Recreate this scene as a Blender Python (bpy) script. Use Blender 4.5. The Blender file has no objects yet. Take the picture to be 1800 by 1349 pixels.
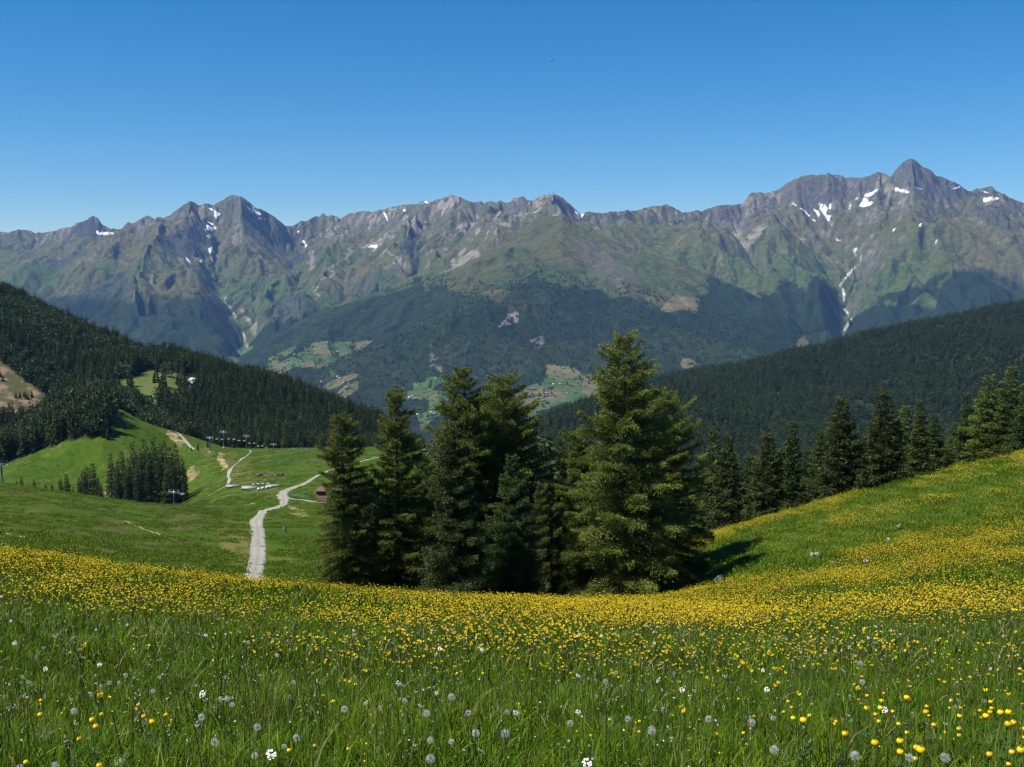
import bpy, math, random
import numpy as np
from mathutils import Vector, Matrix

scene = bpy.context.scene
rng = np.random.default_rng(7)
random.seed(7)

# ------------------------------------------------------------------ camera
F, CX, CY, HOR = 1930.0, 900.0, 674.5, 480.0          # pinhole of the 1800 px photograph
PITCH = math.atan((CY - HOR) / F)
cam_data = bpy.data.cameras.new("camera")
cam = bpy.data.objects.new("camera", cam_data)
scene.collection.objects.link(cam)
cam_data.sensor_width = 36.0
cam_data.lens = 36.0 * F / 1800.0
cam_data.clip_start = 0.1
cam_data.clip_end = 80000.0
cam.location = (0, 0, 0)
cam.rotation_euler = (math.pi / 2 - PITCH, 0, 0)
scene.camera = cam

# ------------------------------------------------------------------ light
SUN_EL, SUN_AZ = math.radians(57), math.radians(-110)    # azimuth from +Y, clockwise: left and a little behind
to_sun = Vector((math.sin(SUN_AZ) * math.cos(SUN_EL), math.cos(SUN_AZ) * math.cos(SUN_EL), math.sin(SUN_EL)))
world = bpy.data.worlds.new("World")
scene.world = world
world.use_nodes = True
wn, wl = world.node_tree.nodes, world.node_tree.links
bg = wn["Background"]
sky = wn.new("ShaderNodeTexSky")
sky.sky_type = 'NISHITA'
sky.sun_disc = False
sky.sun_elevation = SUN_EL
sky.sun_rotation = SUN_AZ
sky.altitude = 1800
sky.air_density = 1.0
sky.dust_density = 0.0
sky.ozone_density = 6.0
hs = wn.new("ShaderNodeHueSaturation")
hs.inputs["Saturation"].default_value = 1.32
tn = wn.new("ShaderNodeVectorMath"); tn.operation = 'MULTIPLY'; tn.inputs[1].default_value = (0.98, 0.99, 0.93)
wl.new(sky.outputs[0], hs.inputs["Color"])
wl.new(hs.outputs[0], tn.inputs[0])
wl.new(tn.outputs[0], bg.inputs[0])
bg.inputs[1].default_value = 0.078
sun_data = bpy.data.lights.new("sun", 'SUN')
sun_data.energy = 5.0
sun_data.angle = math.radians(0.5)
sun_data.color = (1.0, 0.95, 0.86)
sun = bpy.data.objects.new("sun", sun_data)
sun.rotation_euler = (-to_sun).to_track_quat('-Z', 'Y').to_euler()
sun.location = (-60, -20, 120)
scene.collection.objects.link(sun)
scene.view_settings.view_transform = 'Standard'
scene.view_settings.look = 'None'
scene.view_settings.gamma = 1.0
scene.view_settings.exposure = 0.7
scene.view_settings.use_curve_mapping = False
scene.render.engine = 'CYCLES'
scene.cycles.max_bounces = 6
scene.cycles.diffuse_bounces = 3
scene.cycles.transmission_bounces = 4
scene.cycles.transparent_max_bounces = 8
scene.cycles.volume_bounces = 0
scene.cycles.use_denoising = True
scene.cycles.filter_width = 1.3

# ------------------------------------------------------------------ pixel <-> world
CP, SP = math.cos(PITCH), math.sin(PITCH)
def px2ut(px, py):
    cx = (np.asarray(px, float) - CX) / F
    cy = (CY - np.asarray(py, float)) / F
    fw = CP + cy * SP
    return cx / fw, (cy * CP - SP) / fw
def ut2px(u, t):
    # inverse of px2ut
    cy = (t * CP + SP) / (CP - t * SP)
    cx = u * (CP + cy * SP)
    return CX + F * cx, CY - F * cy
def P(px, py, d):
    u, t = px2ut(px, py)
    return Vector((float(u) * d, d, float(t) * d))

# ------------------------------------------------------------------ noise
def hash2(ix, iy, k=0):
    n = (ix.astype(np.int64) * 374761393 + iy.astype(np.int64) * 668265263 + k * 974634541) & 0xffffffff
    n = ((n ^ (n >> 13)) * 1274126177) & 0xffffffff
    n = ((n ^ (n >> 16)) * 2246822519) & 0xffffffff
    return ((n ^ (n >> 15)) & 0xffffff) / float(0xffffff)
def vnoise(x, y, k=0):
    ix, iy = np.floor(x), np.floor(y)
    fx, fy = x - ix, y - iy
    fx, fy = fx * fx * fx * (fx * (fx * 6 - 15) + 10), fy * fy * fy * (fy * (fy * 6 - 15) + 10)
    a, b = hash2(ix, iy, k), hash2(ix + 1, iy, k)
    c, d = hash2(ix, iy + 1, k), hash2(ix + 1, iy + 1, k)
    return (a * (1 - fx) + b * fx) * (1 - fy) + (c * (1 - fx) + d * fx) * fy
def fbm(x, y, octv=4, k=0, gain=0.5, lac=2.03):
    s, a, tot = 0, 1.0, 0
    for o in range(octv):
        s = s + a * vnoise(x + 17.3 * o, y - 9.1 * o, k + o)
        tot += a
        a *= gain
        x, y = (x * 0.8 - y * 0.6) * lac, (x * 0.6 + y * 0.8) * lac
    return s / tot
def ridged(x, y, octv=5, k=0):
    s, a, tot = 0, 1.0, 0
    for o in range(octv):
        n = 1 - np.abs(2 * vnoise(x + 17.3 * o, y - 9.1 * o, k + o) - 1)
        s = s + a * n * n
        tot += a
        a *= 0.5
        x, y = (x * 0.8 - y * 0.6) * 2.05, (x * 0.6 + y * 0.8) * 2.05
    return s / tot
def smooth(a, b, x):
    t = np.clip((x - a) / (b - a), 0, 1)
    return t * t * (3 - 2 * t)

def erosion(x, y, sx, sy, cells, strength, k=0):
    """gullies that run down the slope (sx, sy); returns the height to add"""
    h = np.zeros_like(x)
    for o, c in enumerate(cells):
        sl = np.hypot(sx, sy) + 1e-6
        px_, py_ = -sy / sl, sx / sl
        qx, qy = x / c, y / c
        ix, iy = np.floor(qx), np.floor(qy)
        fx, fy = qx - ix, qy - iy
        s = np.zeros_like(x); ds = np.zeros_like(x); wt = np.zeros_like(x)
        for i in (-1, 0, 1):
            for j in (-1, 0, 1):
                dx = fx - i - 0.1 - 0.8 * hash2(ix + i, iy + j, k + 31 * o)
                dy = fy - j - 0.1 - 0.8 * hash2(ix + i, iy + j, k + 31 * o + 7)
                w = np.exp(-2.2 * (dx * dx + dy * dy))
                ph = (dx * px_ + dy * py_) * 6.2832
                s += w * np.cos(ph); ds -= w * np.sin(ph); wt += w
        wt += 1e-6
        amp = c * strength * np.minimum(sl * 1.4, 1.0)
        h += amp * s / wt
        g = amp * ds / wt * 6.2832 / c
        sx, sy = sx + g * px_, sy + g * py_
    return h

# ------------------------------------------------------------------ terrain sheets from traced contour curves
def pchip(x, y, xi):
    x = np.asarray(x, float); y = np.asarray(y, float)
    h = np.diff(x); dl = np.diff(y) / h
    m = np.zeros_like(y)
    m[0], m[-1] = dl[0], dl[-1]
    for i in range(1, len(x) - 1):
        if dl[i - 1] * dl[i] > 0:
            w1, w2 = 2 * h[i] + h[i - 1], h[i] + 2 * h[i - 1]
            m[i] = (w1 + w2) / (w1 / dl[i - 1] + w2 / dl[i])
    i = np.clip(np.searchsorted(x, xi) - 1, 0, len(x) - 2)
    f = (xi - x[i]) / h[i]
    f = np.where(xi < x[0], np.clip(f, 0, None), f)
    r = ((1 + 2 * f) * (1 - f) ** 2 * y[i] + f * (1 - f) ** 2 * h[i] * m[i] + f * f * (3 - 2 * f) * y[i + 1] + f * f * (f - 1) * h[i] * m[i + 1])
    r = np.where(xi <= x[0], y[0] + 0 * r, r)
    return np.where(xi >= x[-1], y[-1] + 0 * r, r)

class Sheet:
    """curves: near to far, each a list of (px, py, d) or ('z', z, d)"""
    def __init__(self, curves, u0, u1, nu, rows):
        self.u = np.linspace(u0, u1, nu)
        T, L = [], []
        for c in curves:
            if c[0] == 'z':
                T.append(np.full(nu, c[1] / c[2])); L.append(np.full(nu, math.log(c[2])))
            else:
                a = np.array(c, float)
                uu, tt = px2ut(a[:, 0], a[:, 1])
                T.append(pchip(uu, tt, self.u) if len(a) < 60 else np.interp(self.u, uu, tt)); L.append(pchip(uu, np.log(a[:, 2]), self.u))
        self.T, self.L = np.array(T), np.array(L)
        h = np.diff(self.L, axis=0); dl = np.diff(self.T, axis=0) / h
        m = np.zeros_like(self.T)
        m[0], m[-1] = dl[0], dl[-1]
        ok = dl[:-1] * dl[1:] > 0
        w1, w2 = 2 * h[1:] + h[:-1], h[1:] + 2 * h[:-1]
        den = np.where(ok, w1 / np.where(dl[:-1] == 0, 1, dl[:-1]) + w2 / np.where(dl[1:] == 0, 1, dl[1:]), 1)
        m[1:-1] = np.where(ok, (w1 + w2) / den, 0)
        self.M, self.H = m, h
        Lr, Tr, S = [], [], []
        for k, n in enumerate(rows):
            last = k == len(rows) - 1
            for f in np.linspace(0, 1, n + 1)[: n + 1 if last else n]:
                Lr.append(self.L[k] + f * h[k]); Tr.append(self._herm(f, self.T[k], self.T[k + 1], h[k], m[k], m[k + 1])); S.append(k + f)
        self.S = np.array(S)
        self.y = np.exp(np.array(Lr)); self.x = self.u[None, :] * self.y; self.z = np.array(Tr) * self.y
        self.bump = None
    @staticmethod
    def _herm(f, a, b, h, ma, mb):
        return (1 + 2 * f) * (1 - f) ** 2 * a + f * (1 - f) ** 2 * h * ma + f * f * (3 - 2 * f) * b + f * f * (f - 1) * h * mb
    def grad(self):
        zs, zu = np.gradient(self.z); xs, xu = np.gradient(self.x); ys, yu = np.gradient(self.y)
        det = xs * yu - xu * ys
        det = np.where(np.abs(det) < 1e-9, 1e-9, det)
        return (zs * yu - zu * ys) / det, (xs * zu - xu * zs) / det
    def height(self, x, y):
        x, y = np.atleast_1d(np.asarray(x, float)), np.atleast_1d(np.asarray(y, float))
        u, L = x / y, np.log(y)
        fi = np.clip((u - self.u[0]) / (self.u[1] - self.u[0]), 0, len(self.u) - 1.001)
        i = fi.astype(int); f = fi - i
        lin = lambda A: A[:, i] * (1 - f) + A[:, i + 1] * f
        Lk, Tk, Mk = lin(self.L), lin(self.T), lin(self.M)
        k = np.clip((L[None, :] >= Lk).sum(0) - 1, 0, len(Lk) - 2)
        c = np.arange(len(x))
        h = Lk[k + 1, c] - Lk[k, c]
        ff = np.clip((L - Lk[k, c]) / h, 0, 1)
        z = self._herm(ff, Tk[k, c], Tk[k + 1, c], h, Mk[k, c], Mk[k + 1, c]) * y
        return z + (self.bump(x, y) if self.bump else 0)
    def hit(self, px, py, d0, d1, up=0.0):
        """where the ray through a photo pixel first meets the sheet (raised by up) between d0 and d1"""
        u, t = px2ut(px, py)
        d = np.exp(np.linspace(math.log(d0), math.log(d1), 900))
        g = self.height(u * d, d) + up - t * d
        j = np.where(g >= 0)[0]
        if len(j) == 0:
            j0 = int(np.argmax(g / d)); dd = d[j0]
        elif j[0] == 0:
            dd = d0
        else:
            a, b = j[0] - 1, j[0]
            dd = d[a] + (d[b] - d[a]) * (-g[a]) / (g[b] - g[a])
        xx = float(u) * dd
        return Vector((xx, dd, float(self.height(xx, dd)[0])))
    def project(self):
        return ut2px(self.x / self.y, self.z / self.y)
    def mesh(self, name, mat, colors=None, extra=None):
        nr, nc = self.x.shape
        co = np.stack([self.x, self.y, self.z], -1).reshape(-1, 3)
        idx = np.arange(nr * nc).reshape(nr, nc)
        q = np.stack([idx[:-1, :-1], idx[:-1, 1:], idx[1:, 1:], idx[1:, :-1]], -1).reshape(-1, 4)
        o = make_mesh(name, co, q, mat, smooth_=True)
        me = o.data
        if colors is not None:
            at = me.color_attributes.new("albedo", 'FLOAT_COLOR', 'POINT')
            c4 = np.ones((nr * nc, 4), np.float32); c4[:, :3] = colors.reshape(-1, 3)
            at.data.foreach_set("color", c4.ravel())
        for k, v in (extra or {}).items():
            at = me.attributes.new(k, 'FLOAT', 'POINT')
            at.data.foreach_set("value", v.astype(np.float32).ravel())
        return o

def make_mesh(name, co, faces, mat=None, parent=None, smooth_=False, link=True, tint=None, mats=None, mat_idx=None):
    """faces: one (n,3)/(n,4) array or a list of them"""
    if not isinstance(faces, (list, tuple)):
        faces = [faces]
    faces = [np.asarray(f, np.int32) for f in faces if len(f)]
    me = bpy.data.meshes.new(name)
    co = np.asarray(co, np.float32)
    me.vertices.add(len(co)); me.vertices.foreach_set("co", co.ravel())
    nl = sum(f.size for f in faces); nf = sum(len(f) for f in faces)
    me.loops.add(nl); me.loops.foreach_set("vertex_index", np.concatenate([f.ravel() for f in faces]))
    me.polygons.add(nf)
    tot = np.concatenate([np.full(len(f), f.shape[1], np.int32) for f in faces])
    st = np.concatenate([[0], np.cumsum(tot)[:-1]]).astype(np.int32)
    me.polygons.foreach_set("loop_start", st); me.polygons.foreach_set("loop_total", tot)
    if mat_idx is not None:
        me.polygons.foreach_set("material_index", np.asarray(mat_idx, np.int32))
    me.update(calc_edges=True)
    me.validate()
    if smooth_:
        me.polygons.foreach_set("use_smooth", np.ones(len(me.polygons), bool))
    for m in (mats or ([mat] if mat else [])):
        me.materials.append(m)
    if tint is not None:
        at = me.attributes.new("tint", 'FLOAT', 'POINT')
        at.data.foreach_set("value", np.asarray(tint, np.float32))
    o = bpy.data.objects.new(name, me)
    if link:
        scene.collection.objects.link(o)
    if parent:
        o.parent = parent
    return o

def empty(name, loc, rz=0.0, scale=1.0):
    o = bpy.data.objects.new(name, None)
    scene.collection.objects.link(o)
    o.location = loc; o.rotation_euler = (0, 0, rz); o.scale = (scale,) * 3
    o.empty_display_size = 0.2
    return o
def tag(o, label, cat, group=None):
    o["label"] = label; o["category"] = cat
    if group: o["group"] = group
    return o
def structure(o):
    o["kind"] = "structure"; return o
def stuff(o, label=None):
    o["kind"] = "stuff"
    if label: o["label"] = label
    return o

# ------------------------------------------------------------------ mesh pieces (lists of verts / quads / tris)
class MB:
    def __init__(self): self.v, self.q, self.t = [], [], []
    def n(self): return len(self.v)
    def box(self, c, s, R=None):
        b = self.n()
        for dz in (-.5, .5):
            for dx, dy in ((-.5, -.5), (.5, -.5), (.5, .5), (-.5, .5)):
                p = Vector((dx * s[0], dy * s[1], dz * s[2]))
                if R is not None: p = R @ p
                self.v.append(tuple(Vector(c) + p))
        for f in ((0, 3, 2, 1), (4, 5, 6, 7), (0, 1, 5, 4), (1, 2, 6, 5), (2, 3, 7, 6), (3, 0, 4, 7)):
            self.q.append([b + i for i in f])
        return self
    def tube(self, pts, rad, n=6, cap=True):
        pts = [Vector(p) for p in pts]
        if not hasattr(rad, '__len__'): rad = [rad] * len(pts)
        b = self.n()
        for i, p in enumerate(pts):
            d = (pts[min(i + 1, len(pts) - 1)] - pts[max(i - 1, 0)]).normalized()
            a = d.cross(Vector((0, 0, 1)) if abs(d.z) < .9 else Vector((1, 0, 0))).normalized(); e = d.cross(a)
            for k in range(n):
                th = 2 * math.pi * k / n
                self.v.append(tuple(p + (a * math.cos(th) + e * math.sin(th)) * rad[i]))
        for i in range(len(pts) - 1):
            for k in range(n):
                k2 = (k + 1) % n
                self.q.append([b + i * n + k, b + i * n + k2, b + (i + 1) * n + k2, b + (i + 1) * n + k])
        if cap:
            for base, p in ((b, pts[0]), (b + (len(pts) - 1) * n, pts[-1])):
                c = self.n(); self.v.append(tuple(p))
                for k in range(n): self.t.append([c, base + k, base + (k + 1) % n])
        return self
    def quad(self, a, b, c, d):
        i = self.n(); self.v += [tuple(a), tuple(b), tuple(c), tuple(d)]; self.q.append([i, i + 1, i + 2, i + 3]); return self
    def build(self, name, mat, parent=None, smooth_=False, link=True):
        f = []
        if self.q: f.append(np.array(self.q))
        if self.t: f.append(np.array(self.t))
        return make_mesh(name, self.v, f, mat, parent, smooth_, link)

# ------------------------------------------------------------------ materials
def new_mat(name):
    m = bpy.data.materials.new(name); m.use_nodes = True
    nt = m.node_tree; nt.nodes.clear()
    out = nt.nodes.new("ShaderNodeOutputMaterial")
    return m, nt.nodes, nt.links, out
def N(nodes, typ, **kw):
    n = nodes.new(typ)
    for k, v in kw.items():
        if k in n.inputs: n.inputs[k].default_value = v
        else: setattr(n, k, v)
    return n
def noise_mat(name, c1, c2, scale=4.0, rough=0.8, detail=5, bump=0.0, spec=0.3, metallic=0.0, coord="Object", stretch=None):
    m, nd, lk, out = new_mat(name)
    tc = N(nd, "ShaderNodeTexCoord")
    src = tc.outputs[coord]
    if stretch:
        mp = N(nd, "ShaderNodeMapping"); mp.inputs["Scale"].default_value = stretch
        lk.new(src, mp.inputs[0]); src = mp.outputs[0]
    nz = N(nd, "ShaderNodeTexNoise", Scale=scale, Detail=detail, Roughness=0.6)
    lk.new(src, nz.inputs["Vector"])
    rp = N(nd, "ShaderNodeValToRGB")
    rp.color_ramp.elements[0].position, rp.color_ramp.elements[1].position = 0.35, 0.65
    rp.color_ramp.elements[0].color, rp.color_ramp.elements[1].color = (*c1, 1), (*c2, 1)
    lk.new(nz.outputs["Fac"], rp.inputs[0])
    bs = N(nd, "ShaderNodeBsdfPrincipled", Roughness=rough, Metallic=metallic)
    bs.inputs["Specular IOR Level"].default_value = spec
    lk.new(rp.outputs[0], bs.inputs["Base Color"])
    if bump:
        bp = N(nd, "ShaderNodeBump", Strength=bump, Distance=0.1)
        lk.new(nz.outputs["Fac"], bp.inputs["Height"]); lk.new(bp.outputs[0], bs.inputs["Normal"])
    lk.new(bs.outputs[0], out.inputs[0])
    return m
def leaf_mat(name, c1, c2, trans=0.35, rough=0.5, spec=0.3, obj_var=0.25, hue=0.02, tcol=None):
    """foliage: colour from the leaf's own tint and the plant's random, light passes through"""
    m, nd, lk, out = new_mat(name)
    at = N(nd, "ShaderNodeAttribute", attribute_name="tint")
    mx = N(nd, "ShaderNodeMix", data_type='RGBA')
    mx.inputs[6].default_value = (*c1, 1); mx.inputs[7].default_value = (*c2, 1)
    lk.new(at.outputs["Fac"], mx.inputs[0])
    oi = N(nd, "ShaderNodeObjectInfo")
    mr = N(nd, "ShaderNodeMapRange"); mr.inputs[3].default_value = 1 - obj_var; mr.inputs[4].default_value = 1 + obj_var
    lk.new(oi.outputs["Random"], mr.inputs[0])
    mh = N(nd, "ShaderNodeMapRange"); mh.inputs[3].default_value = 0.5 - hue; mh.inputs[4].default_value = 0.5 + hue
    ml = N(nd, "ShaderNodeMath", operation='FRACT'); mm = N(nd, "ShaderNodeMath", operation='MULTIPLY'); mm.inputs[1].default_value = 7.31
    lk.new(oi.outputs["Random"], mm.inputs[0]); lk.new(mm.outputs[0], ml.inputs[0]); lk.new(ml.outputs[0], mh.inputs[0])
    hv = N(nd, "ShaderNodeHueSaturation")
    lk.new(mx.outputs[2], hv.inputs["Color"]); lk.new(mr.outputs[0], hv.inputs["Value"]); lk.new(mh.outputs[0], hv.inputs["Hue"])
    bs = N(nd, "ShaderNodeBsdfPrincipled", Roughness=rough)
    bs.inputs["Specular IOR Level"].default_value = spec
    lk.new(hv.outputs[0], bs.inputs["Base Color"])
    tr = N(nd, "ShaderNodeBsdfTranslucent")
    if tcol:
        mt = N(nd, "ShaderNodeMix", data_type='RGBA', blend_type='MULTIPLY'); mt.inputs[0].default_value = 1
        mt.inputs[7].default_value = (*tcol, 1)
        lk.new(hv.outputs[0], mt.inputs[6]); lk.new(mt.outputs[2], tr.inputs[0])
    else:
        lk.new(hv.outputs[0], tr.inputs[0])
    ms = N(nd, "ShaderNodeMixShader"); ms.inputs[0].default_value = trans
    lk.new(bs.outputs[0], ms.inputs[1]); lk.new(tr.outputs[0], ms.inputs[2])
    lk.new(ms.outputs[0], out.inputs[0])
    return m
def land_mat(name, scale, lo=0.75, hi=1.25, bump=0.0, bdist=1.0, scale2=None):
    """landscape: albedo stored per point (rock, wood, grass, snow ...) with procedural grain on top"""
    m, nd, lk, out = new_mat(name)
    at = N(nd, "ShaderNodeAttribute", attribute_name="albedo")
    tc = N(nd, "ShaderNodeTexCoord")
    nz = N(nd, "ShaderNodeTexNoise", Scale=scale, Detail=6, Roughness=0.65)
    lk.new(tc.outputs["Object"], nz.inputs["Vector"])
    mr = N(nd, "ShaderNodeMapRange"); mr.inputs[1].default_value = 0.3; mr.inputs[2].default_value = 0.7
    mr.inputs[3].default_value = lo; mr.inputs[4].default_value = hi
    lk.new(nz.outputs["Fac"], mr.inputs[0])
    mx = N(nd, "ShaderNodeVectorMath", operation='SCALE')
    lk.new(at.outputs["Color"], mx.inputs[0]); lk.new(mr.outputs[0], mx.inputs["Scale"])
    bs = N(nd, "ShaderNodeBsdfPrincipled", Roughness=0.95)
    bs.inputs["Specular IOR Level"].default_value = 0.05
    lk.new(mx.outputs[0], bs.inputs["Base Color"])
    if bump:
        bp = N(nd, "ShaderNodeBump", Strength=bump, Distance=bdist)
        n2 = N(nd, "ShaderNodeTexNoise", Scale=scale2 or scale, Detail=5, Roughness=0.7)
        lk.new(tc.outputs["Object"], n2.inputs["Vector"])
        lk.new(n2.outputs["Fac"], bp.inputs["Height"]); lk.new(bp.outputs[0], bs.inputs["Normal"])
    lk.new(bs.outputs[0], out.inputs[0])
    return m

# ------------------------------------------------------------------ masks traced on the landscape
def in_poly(px, py, poly):
    poly = np.asarray(poly, float)
    ins = np.zeros(px.shape, bool)
    x0, y0 = poly[:, 0].min() - 2, poly[:, 1].min() - 2
    x1, y1 = poly[:, 0].max() + 2, poly[:, 1].max() + 2
    sel = (px > x0) & (px < x1) & (py > y0) & (py < y1)
    X, Y = px[sel], py[sel]; r = np.zeros(X.shape, bool)
    j = len(poly) - 1
    for i in range(len(poly)):
        xi, yi = poly[i]; xj, yj = poly[j]
        c = ((yi > Y) != (yj > Y)) & (X < (xj - xi) * (Y - yi) / (yj - yi + 1e-12) + xi)
        r ^= c; j = i
    ins[sel] = r
    return ins
def dist_line(px, py, pts):
    d = np.full(px.shape, 1e9)
    for (ax, ay), (bx, by) in zip(pts[:-1], pts[1:]):
        vx, vy = bx - ax, by - ay
        t = np.clip(((px - ax) * vx + (py - ay) * vy) / (vx * vx + vy * vy + 1e-9), 0, 1)
        d = np.minimum(d, np.hypot(px - ax - t * vx, py - ay - t * vy))
    return d
# ================================================================== the far range
def mix(c, col, w):
    w = np.asarray(w)[..., None]
    return c * (1 - w) + np.asarray(col) * w
SKY1 = [(-700, 430), (-300, 418), (0, 408), (13, 409.5), (33, 403), (54, 406), (63, 411), (69, 407.5), (74, 409.5), (102, 404), (125, 399), (133, 393), (148, 388.5), (164, 379), (174, 385), (179, 394), (199, 405.6), (204, 404), (230, 393), (245, 386.5), (258, 379), (273, 386.5), (289, 382.6), (298, 379), (317, 363.5), (336, 353), (351, 362), (360, 358), (368, 359), (374, 362), (383, 356), (401, 345.6), (414, 343), (424, 345.6), (440, 356), (448, 365), (466, 372), (478, 379), (489, 386), (501, 397), (514, 397), (529, 388.5), (537, 389), (555, 380), (560, 381), (568, 374.4), (575, 380), (581, 377), (587, 381), (591, 379), (597, 385), (614, 376), (632, 372), (657, 372), (670, 368.5), (701, 362), (734, 358), (748, 352), (754, 356), (770, 350.7), (794, 342.5), (805, 345.6), (823, 353), (831, 356), (846, 354), (851.5, 358), (864, 353), (872, 356), (878, 353), (890, 357), (898, 354.5), (903, 349), (920, 345.6), (927, 352), (939, 352), (954, 344), (968, 342), (980, 343), (990, 348), (1000, 358), (1015, 371), (1021, 375), (1028, 374), (1036, 372), (1046, 374), (1061, 375), (1072, 372), (1118, 370), (1136, 364), (1159, 362), (1170, 359), (1182, 363.5), (1199.5, 374), (1212, 373), (1225, 370), (1234, 372), (1245.5, 366), (1266, 361), (1281, 359.6), (1289, 361), (1304, 358), (1312, 349), (1320, 340), (1336, 338), (1344, 340), (1360, 336), (1371, 332), (1384, 321), (1408, 311), (1427, 306), (1437, 309), (1456, 305), (1480, 309), (1485, 312), (1517, 313), (1524, 309), (1529, 311), (1543, 301), (1555, 305), (1565, 311), (1573, 300), (1587, 285), (1600, 279), (1608, 280), (1621, 292), (1637, 300), (1644, 309), (1656, 311), (1667, 317), (1680, 321), (1693, 329), (1701, 335), (1717, 335), (1728, 330), (1744, 328), (1751, 335), (1773, 347), (1800, 357), (1900, 385), (2150, 400), (2500, 420)]
def sky_d(px):
    return float(np.interp(px, [-300, 100, 165, 330, 420, 570, 700, 970, 1170, 1320, 1600, 1745, 2000], [14500, 14000, 13200, 12300, 12300, 13200, 12200, 11200, 11600, 11800, 11400, 12000, 12500]))
c_sky = [(p, y, sky_d(p)) for p, y in SKY1]
def off(dy, k, base):           # a curve below the skyline, relaxed towards a smooth base
    return [(p, base(p) * (1 - k) + (y + dy) * k, sky_d(p) * (1 - 0.00095 * dy)) for p, y in SKY1]
low = lambda p: float(np.interp(p, [-700, 0, 200, 340, 430, 520, 700, 900, 1000, 1200, 1350, 1490, 1620, 1750, 2000, 2500], [520, 505, 490, 500, 560, 515, 500, 470, 460, 470, 490, 540, 465, 455, 470, 500]))
mid = lambda p: float(np.interp(p, [-700, 0, 200, 340, 430, 520, 700, 900, 1000, 1200, 1350, 1490, 1620, 1750, 2000, 2500], [465, 455, 440, 432, 470, 450, 432, 410, 405, 415, 410, 430, 385, 385, 420, 450]))
far = Sheet([
    [(-700, 800, 6500), (430, 800, 6500), (2500, 800, 6300)],
    [(-700, 690, 8000), (200, 650, 8000), (430, 618, 8200), (700, 640, 8200), (1200, 630, 8000), (1490, 600, 7600), (1800, 600, 7600), (2500, 620, 7600)],
    [(p, low(p), sky_d(p) * 0.80) for p in range(-700, 2501, 50)],
    [(p, mid(p), sky_d(p) * 0.91) for p in range(-700, 2501, 50)],
    off(22, .75, mid), c_sky,
    [(p, y + 90, sky_d(p) + 1500) for p, y in SKY1[::4]],
], -0.85, 0.85, 2000, [20, 90, 110, 110, 60, 12])
tgt_t = far.T[5] + ((fbm(far.u * 260, far.u * 0, 3, 8) - .5) * 2.4 + (ridged(far.u * 420, far.u * 0 + 3, 2, 9) - .5) * 1.6) / F
Sg = far.S[:, None]
ppx, ppy = far.project()
# hand-placed spurs (+) and gullies (-): line in the photo, width px, metres
for pts, w, a in [
    ([(430, 612), (418, 560), (385, 500), (365, 440)], 26, -150), ([(545, 520), (525, 470), (520, 420)], 22, -80),
    ([(164, 380), (120, 430), (60, 480), (0, 520)], 24, 120), ([(258, 380), (215, 430), (160, 490), (110, 540)], 24, 130),
    ([(336, 355), (290, 420), (250, 480), (235, 540)], 20, 120), ([(414, 345), (440, 420), (470, 500), (480, 560)], 26, 90),
    ([(600, 385), (590, 440), (560, 500), (530, 560)], 22, 110), ([(720, 420), (700, 455), (660, 500)], 18, 130), ([(794, 345), (800, 400), (760, 450)], 20, 90),
    ([(880, 356), (870, 400), (830, 450)], 16, 70), ([(975, 344), (940, 395), (870, 440)], 24, 110),
    ([(1490, 590), (1484, 530), (1478, 500), (1514, 452), (1490, 420), (1440, 370)], 26, -160), ([(1490, 500), (1450, 450), (1400, 380)], 16, -60),
    ([(1320, 345), (1350, 420), (1400, 480), (1440, 540)], 26, 120), ([(1600, 282), (1620, 350), (1600, 410), (1560, 470)], 26, 90),
    ([(1690, 330), (1760, 380), (1790, 440)], 26, 120), ([(1640, 440), (1690, 478), (1740, 520)], 26, 90), ([(1170, 362), (1210, 410), (1260, 450)], 22, 80),
    ([(1312, 350), (1295, 400), (1310, 440), (1340, 480)], 12, -60)]:
    dl = dist_line(ppx, ppy, pts)
    far.z += a * np.exp(-(dl / w) ** 2) * smooth(0.6, 1.2, Sg) * (1 - smooth(4.2, 5.0, Sg) * .7)
far.z += (fbm(far.x / 900, far.y / 900, 4, 3) - .5) * 330 * smooth(.3, 1.5, Sg) * (1 - .6 * smooth(4, 5, Sg))
gx, gy = far.grad()
k_ = 9
ker = np.ones(k_) / k_
sm = lambda A: np.apply_along_axis(lambda r: np.convolve(np.pad(r, k_ // 2, mode='edge'), ker, 'valid'), 1, A)
far.z += erosion(far.x, far.y, sm(gx), sm(gy), [760, 380, 190, 95, 48, 26], 0.105, 5) * smooth(.4, 1.4, Sg) * (1 - .3 * smooth(4.6, 5, Sg))
far.z += (ridged(far.x / 260, far.y / 260, 5, 11) - .45) * 70 * smooth(1.6, 3.0, Sg)
far.z += (ridged(far.x / 95, far.y / 95, 3, 15) - .45) * 18 * smooth(2.2, 3.6, Sg)
# keep the traced skyline
vis = Sg[:, 0] <= 5.6
for _ in range(3):
    tt = (far.z / far.y)[vis]
    dt = tgt_t - tt.max(0)
    lo_ = np.convolve(np.pad(dt, 12, mode='edge'), np.ones(25) / 25, 'valid')
    far.z += far.y * (lo_[None, :] * smooth(2.6, 5.0, Sg) + (dt - lo_)[None, :] * smooth(4.3, 5.0, Sg))
ppx, ppy = far.project()
gx, gy = far.grad()
slope = np.hypot(gx, gy)
X, Y = far.x, far.y
n1, n2, n3 = fbm(X / 700, Y / 700, 4, 21), fbm(X / 160, Y / 160, 4, 25), fbm(X / 45, Y / 45, 3, 29)
wx, wy = (fbm(X / 120, Y / 120, 4, 41) - .5) * 26, (fbm(X / 120, Y / 120, 4, 47) - .5) * 26
qx, qy = ppx + wx, ppy + wy
fx2, fy2 = ppx + wx * .35, ppy + wy * .35
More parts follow.
